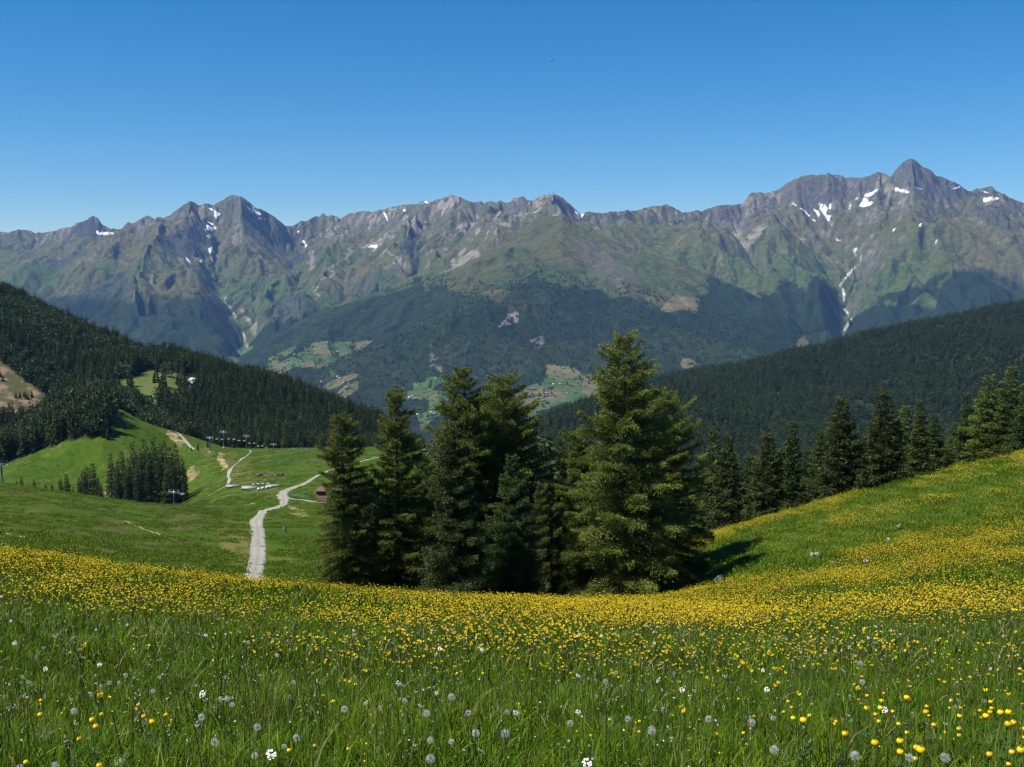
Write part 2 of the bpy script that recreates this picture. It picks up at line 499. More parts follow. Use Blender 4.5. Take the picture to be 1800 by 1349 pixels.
GRASS, BROWN, ROCK, CLIFF_SHADE, PALE, WOOD, SNOW = (.058, .084, .024), (.092, .084, .036), (.112, .106, .088), (.042, .047, .047), (.25, .225, .185), (.0125, .0225, .0090), (.85, .86, .88)
col = np.zeros(X.shape + (3,)) + np.array(GRASS)
col = mix(col, BROWN, smooth(.40, .62, n1 * .6 + n2 * .4) * .85)
col = mix(col, BROWN, smooth(470, 400, ppy + 40 * (n1 - .5)) * .55)
alt = np.interp(ppx, [0, 300, 430, 600, 900, 1100, 1300, 1450, 1600, 1800], [405, 400, 400, 425, 400, 385, 390, 360, 360, 375])
sv = slope[(Sg[:, 0] > 2) & (Sg[:, 0] < 5)]
sn = (slope - np.percentile(sv, 50)) / (np.percentile(sv, 90) - np.percentile(sv, 50))
rk = smooth(.42, 1.15, sn * .62 + (n2 - .5) * 1.3 + smooth(45, -30, ppy - alt) * .62 + (n3 - .5) * .5)
col = mix(col, np.array(ROCK) , rk * .92)
col = mix(col, (.088, .084, .052), smooth(.45, .65, n2) * rk * .7)
col = mix(col, PALE, smooth(.56, .66, n3 * .55 + n2 * .45) * rk * (.55 + .4 * np.exp(-((ppx - 820) / 200) ** 2)))
# pale scree streaks and outcrops
for pts, w in [([(1292, 385), (1300, 430), (1312, 440), (1340, 410)], 5), ([(1300, 395), (1306, 430)], 4), ([(1326, 405), (1345, 400), (1312, 425)], 5), ([(800, 470), (835, 445)], 9), ([(770, 485), (800, 470)], 5), ([(890, 395), (925, 375), (950, 360)], 5), ([(805, 400), (830, 395)], 6), ([(680, 440), (690, 450), (694, 462)], 3), ([(880, 397), (900, 385)], 6), ([(546, 440), (552, 475)], 5), ([(575, 410), (590, 400)], 6), ([(640, 432), (662, 434)], 4), ([(560, 500), (590, 470), (620, 440)], 3), ([(450, 590), (440, 560), (425, 545)], 4), ([(180, 545), (174, 560)], 3), ([(550, 505), (560, 520)], 6), ([(760, 365), (800, 350), (812, 375)], 6)]:
    col = mix(col, PALE, smooth(w, w * .3, dist_line(qx, qy, pts)) * .75)
# reddish slope, and shade painted dark on cliff faces turned from the sun
for poly, c_, k in [([(330, 395), (390, 370), (360, 440), (385, 450), (300, 455), (270, 430)], CLIFF_SHADE, .85), ([(140, 505), (200, 480), (232, 485), (228, 520), (180, 560), (110, 560)], CLIFF_SHADE, .7), ([(125, 400), (164, 380), (182, 400), (170, 420), (130, 415)], CLIFF_SHADE, .8),
                    ([(60, 440), (65, 425), (40, 450), (20, 470)], CLIFF_SHADE, .6), ([(195, 437), (215, 440), (240, 460), (200, 455)], CLIFF_SHADE, .75), ([(85, 460), (150, 435), (155, 445), (90, 475)], CLIFF_SHADE, .7),
                    ([(500, 462), (520, 440), (545, 455), (520, 470), (512, 480)], CLIFF_SHADE, .85), ([(470, 560), (490, 515), (550, 520), (560, 550), (500, 580), (450, 600)], CLIFF_SHADE, .6), ([(695, 455), (717, 415), (750, 445)], CLIFF_SHADE, .85), ([(780, 400), (795, 380), (805, 410)], CLIFF_SHADE, .7),
                    ([(600, 520), (640, 480), (700, 470), (690, 500), (640, 530)], CLIFF_SHADE, .45), ([(985, 345), (1000, 360), (1018, 378), (1000, 385)], CLIFF_SHADE, .75), ([(1060, 376), (1110, 371), (1080, 385)], CLIFF_SHADE, .7), ([(1165, 365), (1200, 378), (1190, 395)], CLIFF_SHADE, .5), ([(940, 395), (980, 388), (978, 400), (950, 402)], CLIFF_SHADE, .6),
                    ([(1240, 370), (1300, 360), (1330, 400), (1300, 405), (1260, 395)], (.10, .09, .09), .7), ([(1360, 340), (1430, 310), (1540, 308), (1500, 345), (1440, 360)], (.10, .095, .092), .6), ([(1570, 310), (1600, 280), (1650, 310), (1690, 330), (1680, 355), (1620, 340)], (.085, .085, .09), .7), ([(1670, 320), (1730, 340), (1710, 350)], CLIFF_SHADE, .6), ([(1700, 370), (1765, 355), (1795, 400), (1790, 410), (1740, 400)], CLIFF_SHADE, .55)]:
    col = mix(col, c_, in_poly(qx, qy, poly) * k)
# alpine woods below the tree line, lowest slopes
WLINE = [(-700, 500), (0, 515), (60, 520), (130, 520), (200, 525), (260, 530), (345, 515), (390, 545), (425, 575), (432, 640)]
wd = np.where(ppx < 432, smooth(-8, 10, qy - np.interp(ppx, *zip(*WLINE))), 0)
RW = [(1484, 590), (1500, 565), (1549, 521), (1587, 512), (1600, 498), (1621, 510), (1640, 490), (1661, 479), (1690, 474), (1736, 473), (1770, 490), (1800, 508), (1900, 520), (2500, 530), (2500, 800), (1484, 800)]
wd = np.maximum(wd, in_poly(qx, qy, RW)); wd = np.maximum(wd, in_poly(qx, qy, [(1330, 530), (1387, 492), (1421, 516), (1427, 481), (1469, 513), (1482, 560), (1478, 640), (1330, 640)]))
wd = np.maximum(wd, in_poly(qx, qy, [(440, 610), (480, 570), (560, 545), (620, 525), (740, 490), (860, 600), (560, 700)]))
wd = np.maximum(wd, smooth(.62, .66, n3 * .5 + n2 * .5) * smooth(455, 500, ppy) * .8)
wd *= 1 - np.maximum(in_poly(fx2, fy2, [(1552, 530), (1578, 527), (1576, 538), (1556, 538)]), in_poly(fx2, fy2, [(1598, 535), (1612, 520), (1632, 515), (1645, 530), (1640, 545), (1622, 540)]))
wd *= 1 - smooth(5, 2, dist_line(qx, qy, [(1640, 515), (1660, 495), (1672, 482)])) * .7
col = mix(col, WOOD, wd * .95)
col = mix(col, (.035, .05, .018), wd * smooth(.5, .72, n1 * .5 + n3 * .5) * .5)
col = mix(col, (.075, .12, .035), in_poly(fx2, fy2, [(405, 622), (432, 608), (450, 612), (440, 640), (405, 640)]) * .9)
# streams and snow fields
st = smooth(2.6, 1.0, dist_line(ppx + wx * .15, ppy + wy * .15, [(1514, 451), (1511, 464), (1485, 489), (1476, 503), (1481, 508), (1484, 527), (1484, 545), (1496, 560), (1483, 582)])) * smooth(.35, .5, n3)
st = np.maximum(st, smooth(2.2, .8, dist_line(ppx + wx * .15, ppy + wy * .15, [(435, 610), (428, 585), (415, 560), (405, 540), (390, 510)])) * smooth(.45, .6, n3) * .6)
st = np.maximum(st, smooth(2, .8, dist_line(qx, qy, [(1498, 436), (1500, 445)])))
col = mix(col, (.55, .52, .47), st)
snow = np.zeros(X.shape)
sxp, syp = ppx + wx * .12, ppy + wy * .12
for poly in [[(365, 388), (372, 392), (382, 402), (372, 407), (362, 404)], [(354, 399), (363, 405), (360, 407)], [(360, 411), (373, 412), (372, 420), (362, 416)], [(367, 437), (373, 434), (372, 447), (368, 445)], [(326, 450), (335, 460), (333, 465), (328, 458)], [(366, 365), (375, 368), (389, 376), (381, 384), (376, 378)], [(350, 458), (354, 457), (353, 465)],
             [(431, 363), (446, 368), (462, 378), (455, 378), (440, 371)], [(452, 384), (467, 384), (465, 387)], [(169, 406), (180, 409), (198, 409), (200, 412), (180, 414), (172, 412)], [(176, 398), (179, 400), (177, 402)], [(312, 457), (316, 459), (314, 462)], [(672, 370), (676, 375), (684, 386), (680, 388), (676, 380)], [(708, 369), (713, 366), (712, 372)], [(744, 354), (750, 352), (753, 358), (748, 357)], [(530, 423), (534, 423), (540, 433), (537, 434)], [(522, 406), (526, 407), (524, 410)], [(1011, 371), (1020, 375), (1028, 376), (1022, 384), (1014, 383)], [(973, 342), (980, 348), (978, 349)],
             [(1389, 353), (1400, 362), (1398, 363)], [(1404, 364), (1414, 369), (1424, 380), (1434, 389), (1430, 389), (1418, 377)], [(1430, 368), (1438, 370), (1443, 381), (1438, 380)], [(1440, 358), (1450, 359), (1455, 366), (1452, 376), (1460, 380), (1458, 388), (1466, 398), (1462, 397), (1453, 385), (1447, 375), (1441, 366)], [(1460, 357), (1464, 358), (1458, 374), (1456, 370)], [(1461, 412), (1470, 420), (1478, 424), (1472, 424)],
             [(1510, 362), (1519, 347), (1524, 350), (1525, 356), (1538, 354), (1530, 361), (1516, 365)], [(1519, 341), (1532, 338), (1541, 332), (1543, 335), (1532, 344), (1520, 346)], [(1503, 352), (1508, 343), (1512, 344), (1508, 350)], [(1566, 333), (1573, 329), (1580, 333), (1595, 335), (1597, 339), (1584, 338), (1572, 336)], [(1610, 328), (1620, 332), (1616, 333)], [(1675, 332), (1688, 327), (1683, 333)], [(1728, 348), (1740, 347), (1762, 348), (1748, 352), (1730, 355)], [(1722, 335), (1738, 338), (1732, 340)], [(1568, 405), (1575, 401), (1570, 408)], [(1616, 397), (1622, 390), (1619, 400)], [(1643, 425), (1647, 424), (1645, 428)], [(1493, 361), (1496, 359), (1493, 371)], [(650, 432), (664, 431), (660, 436), (646, 436)]]:
    snow = np.maximum(snow, in_poly(sxp, syp, poly))
col = mix(col, SNOW, np.where(snow > 0, smooth(.66, .58, n3), 0))
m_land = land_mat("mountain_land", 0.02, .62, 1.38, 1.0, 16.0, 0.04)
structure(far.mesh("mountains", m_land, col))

# ================================================================== wooded mountain in front of it
SA = [(-700, 800), (200, 720), (330, 670), (430, 622), (480, 588), (550, 553), (620, 525), (690, 507), (740, 495), (800, 472), (860, 442), (905, 410), (945, 385), (985, 380), (1033, 405), (1110, 436), (1212, 469), (1279, 497), (1340, 527), (1430, 590), (1480, 630), (1600, 690), (1800, 760), (2500, 800)]
sa_d = lambda p: float(np.interp(p, [0, 430, 740, 960, 1200, 1480, 2000], [8300, 8300, 8700, 9900, 8800, 7800, 7800]))
hill = Sheet([
    [(-700, 900, 3800), (2500, 900, 3800)],
    [(-700, 850, 4700), (430, 800, 4700), (600, 770, 4700), (730, 748, 4900), (1000, 722, 5000), (1150, 720, 5000), (1400, 700, 5000), (1800, 800, 5000), (2500, 830, 5000)],
    [(-700, 830, 5500), (300, 790, 5500), (430, 760, 5500), (560, 725, 5500), (650, 706, 5500), (740, 690, 5500), (850, 676, 5500), (960, 665, 5600), (1060, 660, 5700), (1200, 660, 5700), (1400, 668, 5700), (1800, 780, 5600), (2500, 830, 5500)],
    [(-700, 820, 6200), (300, 760, 6200), (430, 720, 6200), (500, 706, 6250), (560, 688, 6300), (606, 636, 6600), (695, 590, 7000), (760, 556, 7150), (823, 522, 7300), (880, 507, 7400), (940, 505, 7500), (1060, 530, 7500), (1200, 556, 7200), (1330, 585, 7000), (1430, 630, 6700), (1800, 775, 6600), (2500, 820, 6500)],
    [(-700, 815, 6700), (300, 740, 6700), (430, 680, 6800), (500, 655, 6900), (560, 645, 6950), (606, 645, 7000), (695, 602, 7400), (760, 562, 7500), (823, 517, 7700), (880, 488, 7900), (940, 470, 8200), (1060, 485, 8100), (1200, 520, 7800), (1330, 560, 7400), (1430, 612, 7200), (1800, 768, 7000), (2500, 812, 7000)],
    [(p, y, sa_d(p)) for p, y in SA],
    [(p, y + 120, sa_d(p) + 900) for p, y in SA],
], -0.85, 0.85, 1900, [10, 70, 90, 30, 150, 12])
tgt_h = hill.T[5] + (fbm(hill.u * 500, hill.u * 0, 3, 8) - .5) * 2.0 / F
Sg = hill.S[:, None]
hill.z += (fbm(hill.x / 700, hill.y / 700, 4, 63) - .5) * 170 * smooth(1.2, 2.5, Sg)
gx, gy = hill.grad()
hill.z += erosion(hill.x, hill.y, sm(gx), sm(gy), [620, 310, 150, 70], 0.075, 75) * smooth(1.5, 2.6, Sg)
for _ in range(3):
    dt = tgt_h - ((hill.z / hill.y)[Sg[:, 0] <= 5.6]).max(0)
    lo_ = np.convolve(np.pad(dt, 40, mode='edge'), np.ones(81) / 81, 'valid')
    hill.z += hill.y * (lo_[None, :] * smooth(3.2, 5.0, Sg) + (dt - lo_)[None, :] * smooth(4.72, 5.0, Sg))
ppx, ppy = hill.project()
X, Y = hill.x, hill.y
n1, n2, n3 = fbm(X / 500, Y / 500, 4, 121), fbm(X / 110, Y / 110, 4, 125), fbm(X / 28, Y / 28, 3, 129)
wx, wy = (fbm(X / 90, Y / 90, 4, 141) - .5) * 22, (fbm(X / 90, Y / 90, 4, 147) - .5) * 22
qx, qy = ppx + wx, ppy + wy
fx2, fy2 = ppx + wx * .3, ppy + wy * .3
gx, gy = hill.grad(); slope = np.hypot(gx, gy)
col = np.zeros(X.shape + (3,)) + np.array((.050, .070, .022))
col = mix(col, (.080, .074, .030), smooth(.42, .6, n1 * .6 + n2 * .4) * .8)
col = mix(col, (.13, .10, .095), smooth(1, -1, dist_line(qx, qy, [(1035, 445), (1075, 475), (1100, 495)]) / 26 - .6) * .6)
col = mix(col, ROCK, smooth(.66, .78, n3 * .5 + n2 * .5) * .6)
TL = [(430, 600), (550, 550), (740, 497), (748, 508), (762, 500), (795, 505), (812, 520), (835, 515), (880, 527), (915, 498), (944, 476), (946, 496), (992, 501), (1023, 509), (1056, 509), (1074, 524), (1097, 517), (1151, 535), (1166, 545), (1225, 546), (1229, 524), (1245, 509), (1240, 485), (1262, 488), (1310, 505), (1345, 525), (1380, 540), (1500, 620)]
tl = np.interp(ppx, *zip(*TL))
wd = smooth(-3, 4, qy - tl)
wd = np.maximum(wd, smooth(.60, .64, n3 * .5 + n2 * .5) * smooth(-55, -5, qy - tl))
FIELDS = [[(1400, 612), (1404, 596), (1412, 590), (1424, 590), (1432, 604), (1436, 616)], [(1163, 545), (1170, 530), (1185, 520), (1220, 522), (1226, 543), (1190, 545), (1172, 550)], [(1196, 640), (1200, 632), (1214, 631), (1228, 642), (1215, 650), (1200, 648)],
          [(470, 632), (500, 615), (522, 608), (515, 618), (485, 640), (470, 645)], [(455, 655), (500, 633), (540, 612), (552, 602), (600, 600), (655, 600), (640, 612), (600, 626), (585, 640), (560, 648), (520, 645), (500, 655), (470, 672)], [(565, 680), (590, 665), (625, 655), (632, 660), (610, 672), (580, 685)], [(590, 692), (615, 672), (632, 672), (628, 688), (605, 700)], [(577, 652), (582, 650), (590, 662), (582, 664)],
          [(725, 676), (750, 671), (752, 662), (778, 664), (780, 670), (765, 678), (762, 686), (790, 686), (800, 690), (790, 705), (770, 706), (780, 715), (775, 728), (760, 735), (740, 760), (735, 730), (752, 722), (755, 706), (712, 700), (700, 695), (712, 690), (728, 688)],
          [(958, 645), (965, 641), (1010, 645), (1020, 655), (1015, 662), (1045, 655), (1060, 660), (1060, 700), (1030, 712), (1000, 708), (980, 715), (950, 720), (930, 735), (905, 735), (905, 695), (930, 680), (955, 668), (962, 664)], [(1130, 690), (1145, 686), (1140, 700)]]
fl = np.zeros(X.shape, bool)
for poly in FIELDS:
    fl |= in_poly(fx2, fy2, poly)
cellx, celly = np.floor((X + wx * 4) / 120), np.floor((Y + X * .3 + wy * 4) / 190)
hsh = hash2(cellx, celly, 5)
FC = mix(np.zeros(X.shape + (3,)) + np.array((.066, .100, .032)), (.115, .105, .048), smooth(.5, .62, hsh))
FC = mix(FC, (.05, .095, .028), (hsh < .18) * 1.0)
FC = mix(FC, (.16, .14, .072), ((ppy > 641) & (ppy < 665) & (ppx > 955) & (ppx < 1022)) * .7)
FC = mix(FC, (.055, .10, .03), smooth(700, 712, ppy) * .8)
FC = mix(FC, (.135, .112, .058), ((ppx > 1100) & (ppy < 655)) * .85)
col = mix(col, WOOD, wd * .96)
col = mix(col, (.034, .046, .017), wd * smooth(.48, .66, n1 * .5 + n3 * .5) * .6)
col = np.where(fl[..., None], FC, col)
col = mix(col, WOOD, fl * smooth(.63, .66, n3 * .6 + n2 * .4))
for poly in [[(878, 573), (890, 556), (902, 552), (916, 556), (908, 568), (890, 572)], [(764, 600), (768, 640), (778, 658), (758, 655), (755, 625)], [(930, 600), (950, 590), (956, 608), (940, 616)]]:
    col = mix(col, (.23, .215, .19), in_poly(qx, qy, poly) * smooth(.46, .58, n3 + .12 * (poly[0][0] == 878)) * (.75 if poly[0][0] == 878 else .4))
structure(hill.mesh("wooded_mountain", m_land, col))

# ================================================================== wooded hill on the right
SR = [(600, 900), (780, 850), (860, 805), (920, 765), (960, 742), (1010, 718), (1060, 702), (1110, 685), (1160, 671), (1200, 663), (1300, 646), (1400, 621), (1500, 597), (1600, 576), (1700, 556), (1800, 536), (2100, 470), (2500, 400)]
sr_d = lambda p: float(np.interp(p, [600, 900, 1200, 1800, 2500], [2000, 2100, 2500, 2900, 3200]))
side = Sheet([
    [(600, 1100, 900), (2500, 1100, 900)],
    [(600, 1000, 1200), (900, 960, 1250), (1200, 930, 1250), (1800, 900, 1250), (2500, 860, 1250)],
    [(600, 950, 1500), (860, 870, 1550), (1000, 800, 1600), (1200, 800, 1650), (1500, 780, 1700), (1800, 750, 1800), (2500, 640, 1900)],
    [(p, y, sr_d(p)) for p, y in SR],
    [(p, y + 200, sr_d(p) + 900) for p, y in SR],
], -0.30, 0.85, 700, [8, 30, 120, 10])
Sg = side.S[:, None]
tgt_s = side.T[3].copy()
side.z += (fbm(side.x / 330, side.y / 330, 3, 163) - .5) * 110 * smooth(1.2, 2.2, Sg) * (1 - .5 * smooth(2.7, 3, Sg))
gx, gy = side.grad()
side.z += erosion(side.x, side.y, gx, gy, [420, 200, 90], 0.06, 175) * smooth(1.2, 2.2, Sg)
dt = tgt_s - ((side.z / side.y)[Sg[:, 0] <= 3.3]).max(0)
side.z += dt[None, :] * side.y * smooth(2.2, 3.0, Sg)
col = mix(np.zeros(side.x.shape + (3,)) + np.array((.022, .034, .012)), (.035, .042, .018), smooth(.55, .75, fbm(side.x / 40, side.y / 40, 3, 3)) * .5)
m_floor = land_mat("forest_floor", 0.2, .7, 1.3)
structure(side.mesh("right_hillside", m_floor, col))

# ================================================================== the alp: meadow, hollow, plateau, dome, wooded ridge
G = [
    ('z', -1.60, 0.7), ('z', -1.70, 2.2),
    [(-2500, 1352, 4.5), (900, 1352, 4.5), (4500, 1352, 4.5)],
    [(-1500, 1185, 7.5), (0, 1192, 7.5), (900, 1200, 7.5), (1800, 1192, 7.5), (3500, 1170, 7.5)],
    [(-900, 1010, 17), (0, 1055, 17), (250, 1075, 17), (450, 1095, 17), (950, 1106, 17), (1200, 1106, 17), (1500, 1092, 17), (1800, 1072, 17), (2700, 1000, 17)],
    [(-900, 900, 36), (-400, 925, 36), (0, 960, 37), (110, 973, 38), (250, 992, 39), (430, 1013, 40), (600, 1026, 42), (750, 1038, 43), (950, 1049, 44), (1100, 1054, 45), (1180, 1055, 45), (1250, 1048, 45), (1400, 1014, 45), (1600, 986, 44), (1800, 958, 43), (2700, 820, 42)],
    [(-900, 940, 60), (0, 985, 60), (430, 1032, 58), (600, 1042, 57), (750, 1052, 56), (950, 1064, 66), (1000, 1062, 68), (1100, 1060, 70), (1180, 1054, 70), (1250, 1032, 68), (1400, 985, 66), (1600, 935, 65), (1800, 888, 64), (2700, 720, 66)],
    [(-900, 940, 100), (0, 982, 105), (430, 1027, 110), (600, 1037, 100), (750, 1052, 90), (880, 1056, 82), (960, 1040, 78), (1000, 1026, 80), (1100, 986, 88), (1225, 951, 92), (1370, 906, 94), (1500, 871, 95), (1640, 836, 95), (1800, 798, 96), (2300, 690, 98), (2700, 610, 98)],
    [(-900, 930, 160), (0, 957, 160), (250, 992, 165), (430, 1013, 170), (500, 1017, 170), (600, 1019, 170), (750, 1045, 165), (900, 1075, 160), (1000, 1068, 160), (1100, 1045, 160), (1225, 1015, 160), (1370, 980, 160), (1500, 950, 160), (1800, 885, 160), (2700, 720, 160)],
    [(-900, 860, 260), (0, 905, 260), (130, 915, 260), (250, 925, 260), (430, 934, 260), (500, 936, 260), (600, 944, 260), (750, 975, 260), (900, 1015, 260), (1100, 1015, 260), (1225, 1005, 260), (1500, 965, 260), (1800, 920, 260), (2700, 780, 260)],
    [(-900, 800, 380), (-400, 825, 380), (0, 850, 380), (130, 869, 380), (200, 878, 380), (300, 888, 380), (360, 888, 380), (420, 886, 380), (500, 880, 380), (560, 880, 380), (700, 884, 380), (900, 920, 380), (1100, 970, 380), (1225, 980, 380), (1800, 930, 380), (2700, 830, 380)],
    [(-900, 840, 470), (0, 866, 470), (130, 884, 470), (200, 895, 470), (300, 897, 470), (340, 886, 470), (380, 871, 470), (420, 860, 470), (500, 852, 470), (560, 850, 470), (700, 848, 470), (900, 870, 470), (1100, 950, 470), (1800, 950, 470), (2700, 860, 470)],
    [(-900, 845, 580), (0, 856, 580), (20, 852, 580), (130, 862, 580), (200, 870, 580), (300, 872, 580), (340, 846, 580), (380, 828, 580), (430, 820, 580), (500, 815, 580), (560, 812, 580), (700, 812, 580), (850, 830, 580), (1000, 885, 580), (1200, 960, 580), (1800, 960, 580), (2700, 880, 580)],
    [(-900, 850, 740), (-400, 850, 740), (-60, 822, 740), (0, 800, 740), (60, 768, 740), (110, 738, 735), (150, 716, 725), (178, 707, 715), (205, 717, 715), (250, 740, 715), (300, 757, 720), (340, 769, 720), (370, 779, 720), (400, 787, 720), (450, 789, 720), (560, 787, 720), (650, 786, 720), (700, 790, 720), (850, 825, 720), (1000, 890, 720), (1200, 970, 720), (1800, 970, 720), (2700, 900, 720)],
    [(-900, 840, 820), (-400, 840, 820), (0, 812, 830), (60, 782, 830), (110, 755, 830), (175, 735, 810), (250, 764, 800), (300, 777, 800), (400, 802, 800), (560, 808, 800), (700, 815, 800), (850, 840, 800), (1000, 900, 800), (1800, 980, 800), (2700, 920, 800)],
    [(-900, 560, 1000), (-400, 640, 1000), (0, 692, 1000), (60, 706, 1000), (110, 716, 1000), (175, 704, 990), (230, 694, 980), (280, 694, 980), (330, 706, 980), (400, 742, 960), (560, 785, 950), (700, 810, 950), (850, 845, 950), (1000, 910, 950), (1800, 990, 950), (2700, 940, 950)],
    [(-900, 330, 1350), (-400, 430, 1350), (0, 522, 1320), (100, 565, 1290), (200, 608, 1250), (250, 630, 1230), (300, 638, 1220), (360, 651, 1200), (450, 673, 1180), (520, 695, 1150), (600, 727, 1120), (665, 753, 1100), (720, 786, 1090), (800, 830, 1080), (900, 880, 1080), (1000, 940, 1080), (1800, 1010, 1080), (2700, 960, 1080)],
    [(-900, 500, 1900), (0, 720, 1900), (600, 900, 1800), (1000, 1050, 1800), (2700, 1050, 1800)],
]
alp = Sheet(G, -1.05, 1.05, 1500, [6, 8, 14, 26, 34, 20, 30, 26, 30, 44, 30, 34, 46, 16, 36, 50, 14])
def alp_bump(x, y):
    r = np.hypot(x, y)
    b = (fbm(x / 1.7, y / 1.7, 3, 201) - .5) * 0.16 * smooth(3, 6, r) * (1 - smooth(130, 160, r))
    b = b + (fbm(x / 11, y / 11, 3, 211) - .5) * 1.3 * smooth(110, 170, r) * (1 - .55 * smooth(340, 420, r))
    b = b - .20 * smooth(3, 8, r) * (1 - smooth(115, 140, r)) - .38 * smooth(12, 34, r) * (1 - smooth(45, 58, r))
    b = b + (fbm(x / 60, y / 60, 3, 221) - .5) * 9 * smooth(800, 900, r)
    return b
alp.bump = alp_bump
alp.z += alp_bump(alp.x, alp.y)
ppx, ppy = alp.project()
X, Y = alp.x, alp.y
Dst = np.hypot(X, Y)
n1, n2, n3 = fbm(X / 45, Y / 45, 4, 231), fbm(X / 9, Y / 9, 4, 235), fbm(X / 2.2, Y / 2.2, 3, 239)
wx, wy = (fbm(X / 12, Y / 12, 4, 241) - .5) * 16, (fbm(X / 12, Y / 12, 4, 247) - .5) * 10
qx, qy = ppx + wx, ppy + wy
LAWN, LUSH, DRY, SOIL = (.047, .080, .0075), (.034, .068, .005), (.105, .098, .028), (.30, .20, .115)
col = np.zeros(X.shape + (3,)) + np.array(LAWN)
col = mix(col, LUSH, smooth(.42, .62, n1))
midz = smooth(120, 160, Dst)
hillside = midz * (1 - smooth(365, 400, Dst)) * smooth(440, 400, ppx)
col = mix(col, (.062, .066, .016), hillside * .65 * smooth(.35, .6, n2))
col = mix(col, (.028, .034, .012), hillside * smooth(.56, .68, n3 * .5 + n2 * .5) * .7)
col = mix(col, DRY, midz * smooth(.56, .68, n1 * .3 + n2 * .7) * .55 * (1 - smooth(720, 800, Dst)))
for poly, c_, k in [([(385, 945), (435, 930), (440, 985), (400, 1000), (390, 975)], (.17, .135, .05), .5), ([(355, 920), (440, 895), (440, 930), (380, 940)], DRY, .35), ([(395, 815), (405, 790), (440, 812), (450, 845), (410, 850)], DRY, .5),
                    ([(460, 868), (500, 862), (505, 872), (470, 880)], DRY, .8), ([(420, 884), (450, 884), (445, 889), (422, 888)], (.24, .19, .08), .8), ([(505, 890), (540, 898), (545, 910), (520, 906)], (.3, .23, .1), .75), ([(328, 822), (345, 818), (348, 842), (332, 852)], (.3, .22, .11), .6),
                    ([(383, 795), (396, 800), (398, 825), (390, 828), (385, 812)], (.33, .25, .12), .8), ([(350, 790), (365, 786), (380, 795), (360, 800)], DRY, .7), ([(290, 758), (310, 762), (325, 785), (312, 780)], (.36, .27, .16), .7), ([(180, 868), (200, 862), (198, 870), (186, 878)], (.3, .27, .2), .5)]:
    col = mix(col, c_, in_poly(qx, qy, poly) * k * midz * (Dst < 800) * (.5 + .5 * smooth(.4, .6, n3)))
EDGE = [(-200, 840), (-30, 826), (20, 813), (60, 796), (110, 779), (150, 770), (186, 764), (193, 745), (188, 722), (178, 706), (170, 600), (-200, 500)]
woods = np.maximum(smooth(765, 800, Dst) * smooth(740, 690, ppx), (in_poly(ppx, ppy, EDGE) & (Dst > 600)) * 1.0)
col = mix(col, (.020, .030, .010), woods)
CLEAR = [(195, 672), (230, 666), (262, 648), (300, 652), (335, 668), (345, 690), (330, 712), (300, 726), (262, 722), (232, 716), (208, 704)]
SCREE = [(-60, 610), (0, 632), (30, 655), (60, 680), (95, 700), (92, 720), (60, 745), (25, 745), (0, 750), (-60, 720)]
clr = in_poly(qx * .4 + ppx * .6, qy * .4 + ppy * .6, CLEAR) & (Dst > 830)
scr = in_poly(qx, qy, SCREE) & (Dst > 830)
col = col * (.86 + .28 * smooth(.35, .65, n3) * midz + .14 * (1 - midz))[..., None]
col = np.where(clr[..., None], mix(np.zeros(col.shape) + np.array((.075, .11, .03)), DRY, smooth(.45, .6, n2) * .6), col)
col = np.where(scr[..., None], mix(np.zeros(col.shape) + np.array((.20, .145, .095)), (.050, .060, .022), smooth(.36, .50, n2 * .7 + n1 * .3) * .88), col)
right_far = smooth(110, 150, Dst) * smooth(620, 760, ppx) * (1 - smooth(360, 420, Dst) * (ppx < 800))
col = mix(col, (.030, .045, .014), right_far)
m_alp = land_mat("alpine_meadow_soil", 1.2, .75, 1.25, 0.5, 0.05, 6.0)
structure(alp.mesh("ground", m_alp, col))
ROADS = []
# ================================================================== roads and footpaths draped on the alp
def road_mat(name, c1, c2, cg):
    m = noise_mat(name, c1, c2, 1.3, .95, 8, .4, .1)
    nd, lk = m.node_tree.nodes, m.node_tree.links
    bs = [n for n in nd if n.type == 'BSDF_PRINCIPLED'][0]
    src = bs.inputs["Base Color"].links[0].from_socket
    at = N(nd, "ShaderNodeAttribute", attribute_name="tint")
    tc = N(nd, "ShaderNodeTexCoord"); nz = N(nd, "ShaderNodeTexNoise", Scale=.35, Detail=6, Roughness=.7); lk.new(tc.outputs["Object"], nz.inputs["Vector"])
    mr = N(nd, "ShaderNodeMapRange"); mr.inputs[1].default_value = .30; mr.inputs[2].default_value = .75; lk.new(nz.outputs["Fac"], mr.inputs[0])
    mm = N(nd, "ShaderNodeMath", operation='MULTIPLY'); lk.new(at.outputs["Fac"], mm.inputs[0]); lk.new(mr.outputs[0], mm.inputs[1])
    mx = N(nd, "ShaderNodeMix", data_type='RGBA'); mx.inputs[7].default_value = (*cg, 1)
    lk.new(mm.outputs[0], mx.inputs[0]); lk.new(src, mx.inputs[6]); lk.new(mx.outputs[2], bs.inputs["Base Color"])
    return m
m_gravel = road_mat("gravel", (.23, .215, .19), (.33, .31, .275), (.12, .125, .055))
m_dirt = noise_mat("trodden_earth", (.20, .17, .10), (.29, .25, .16), 1.0, .95, 6, .3, .1)
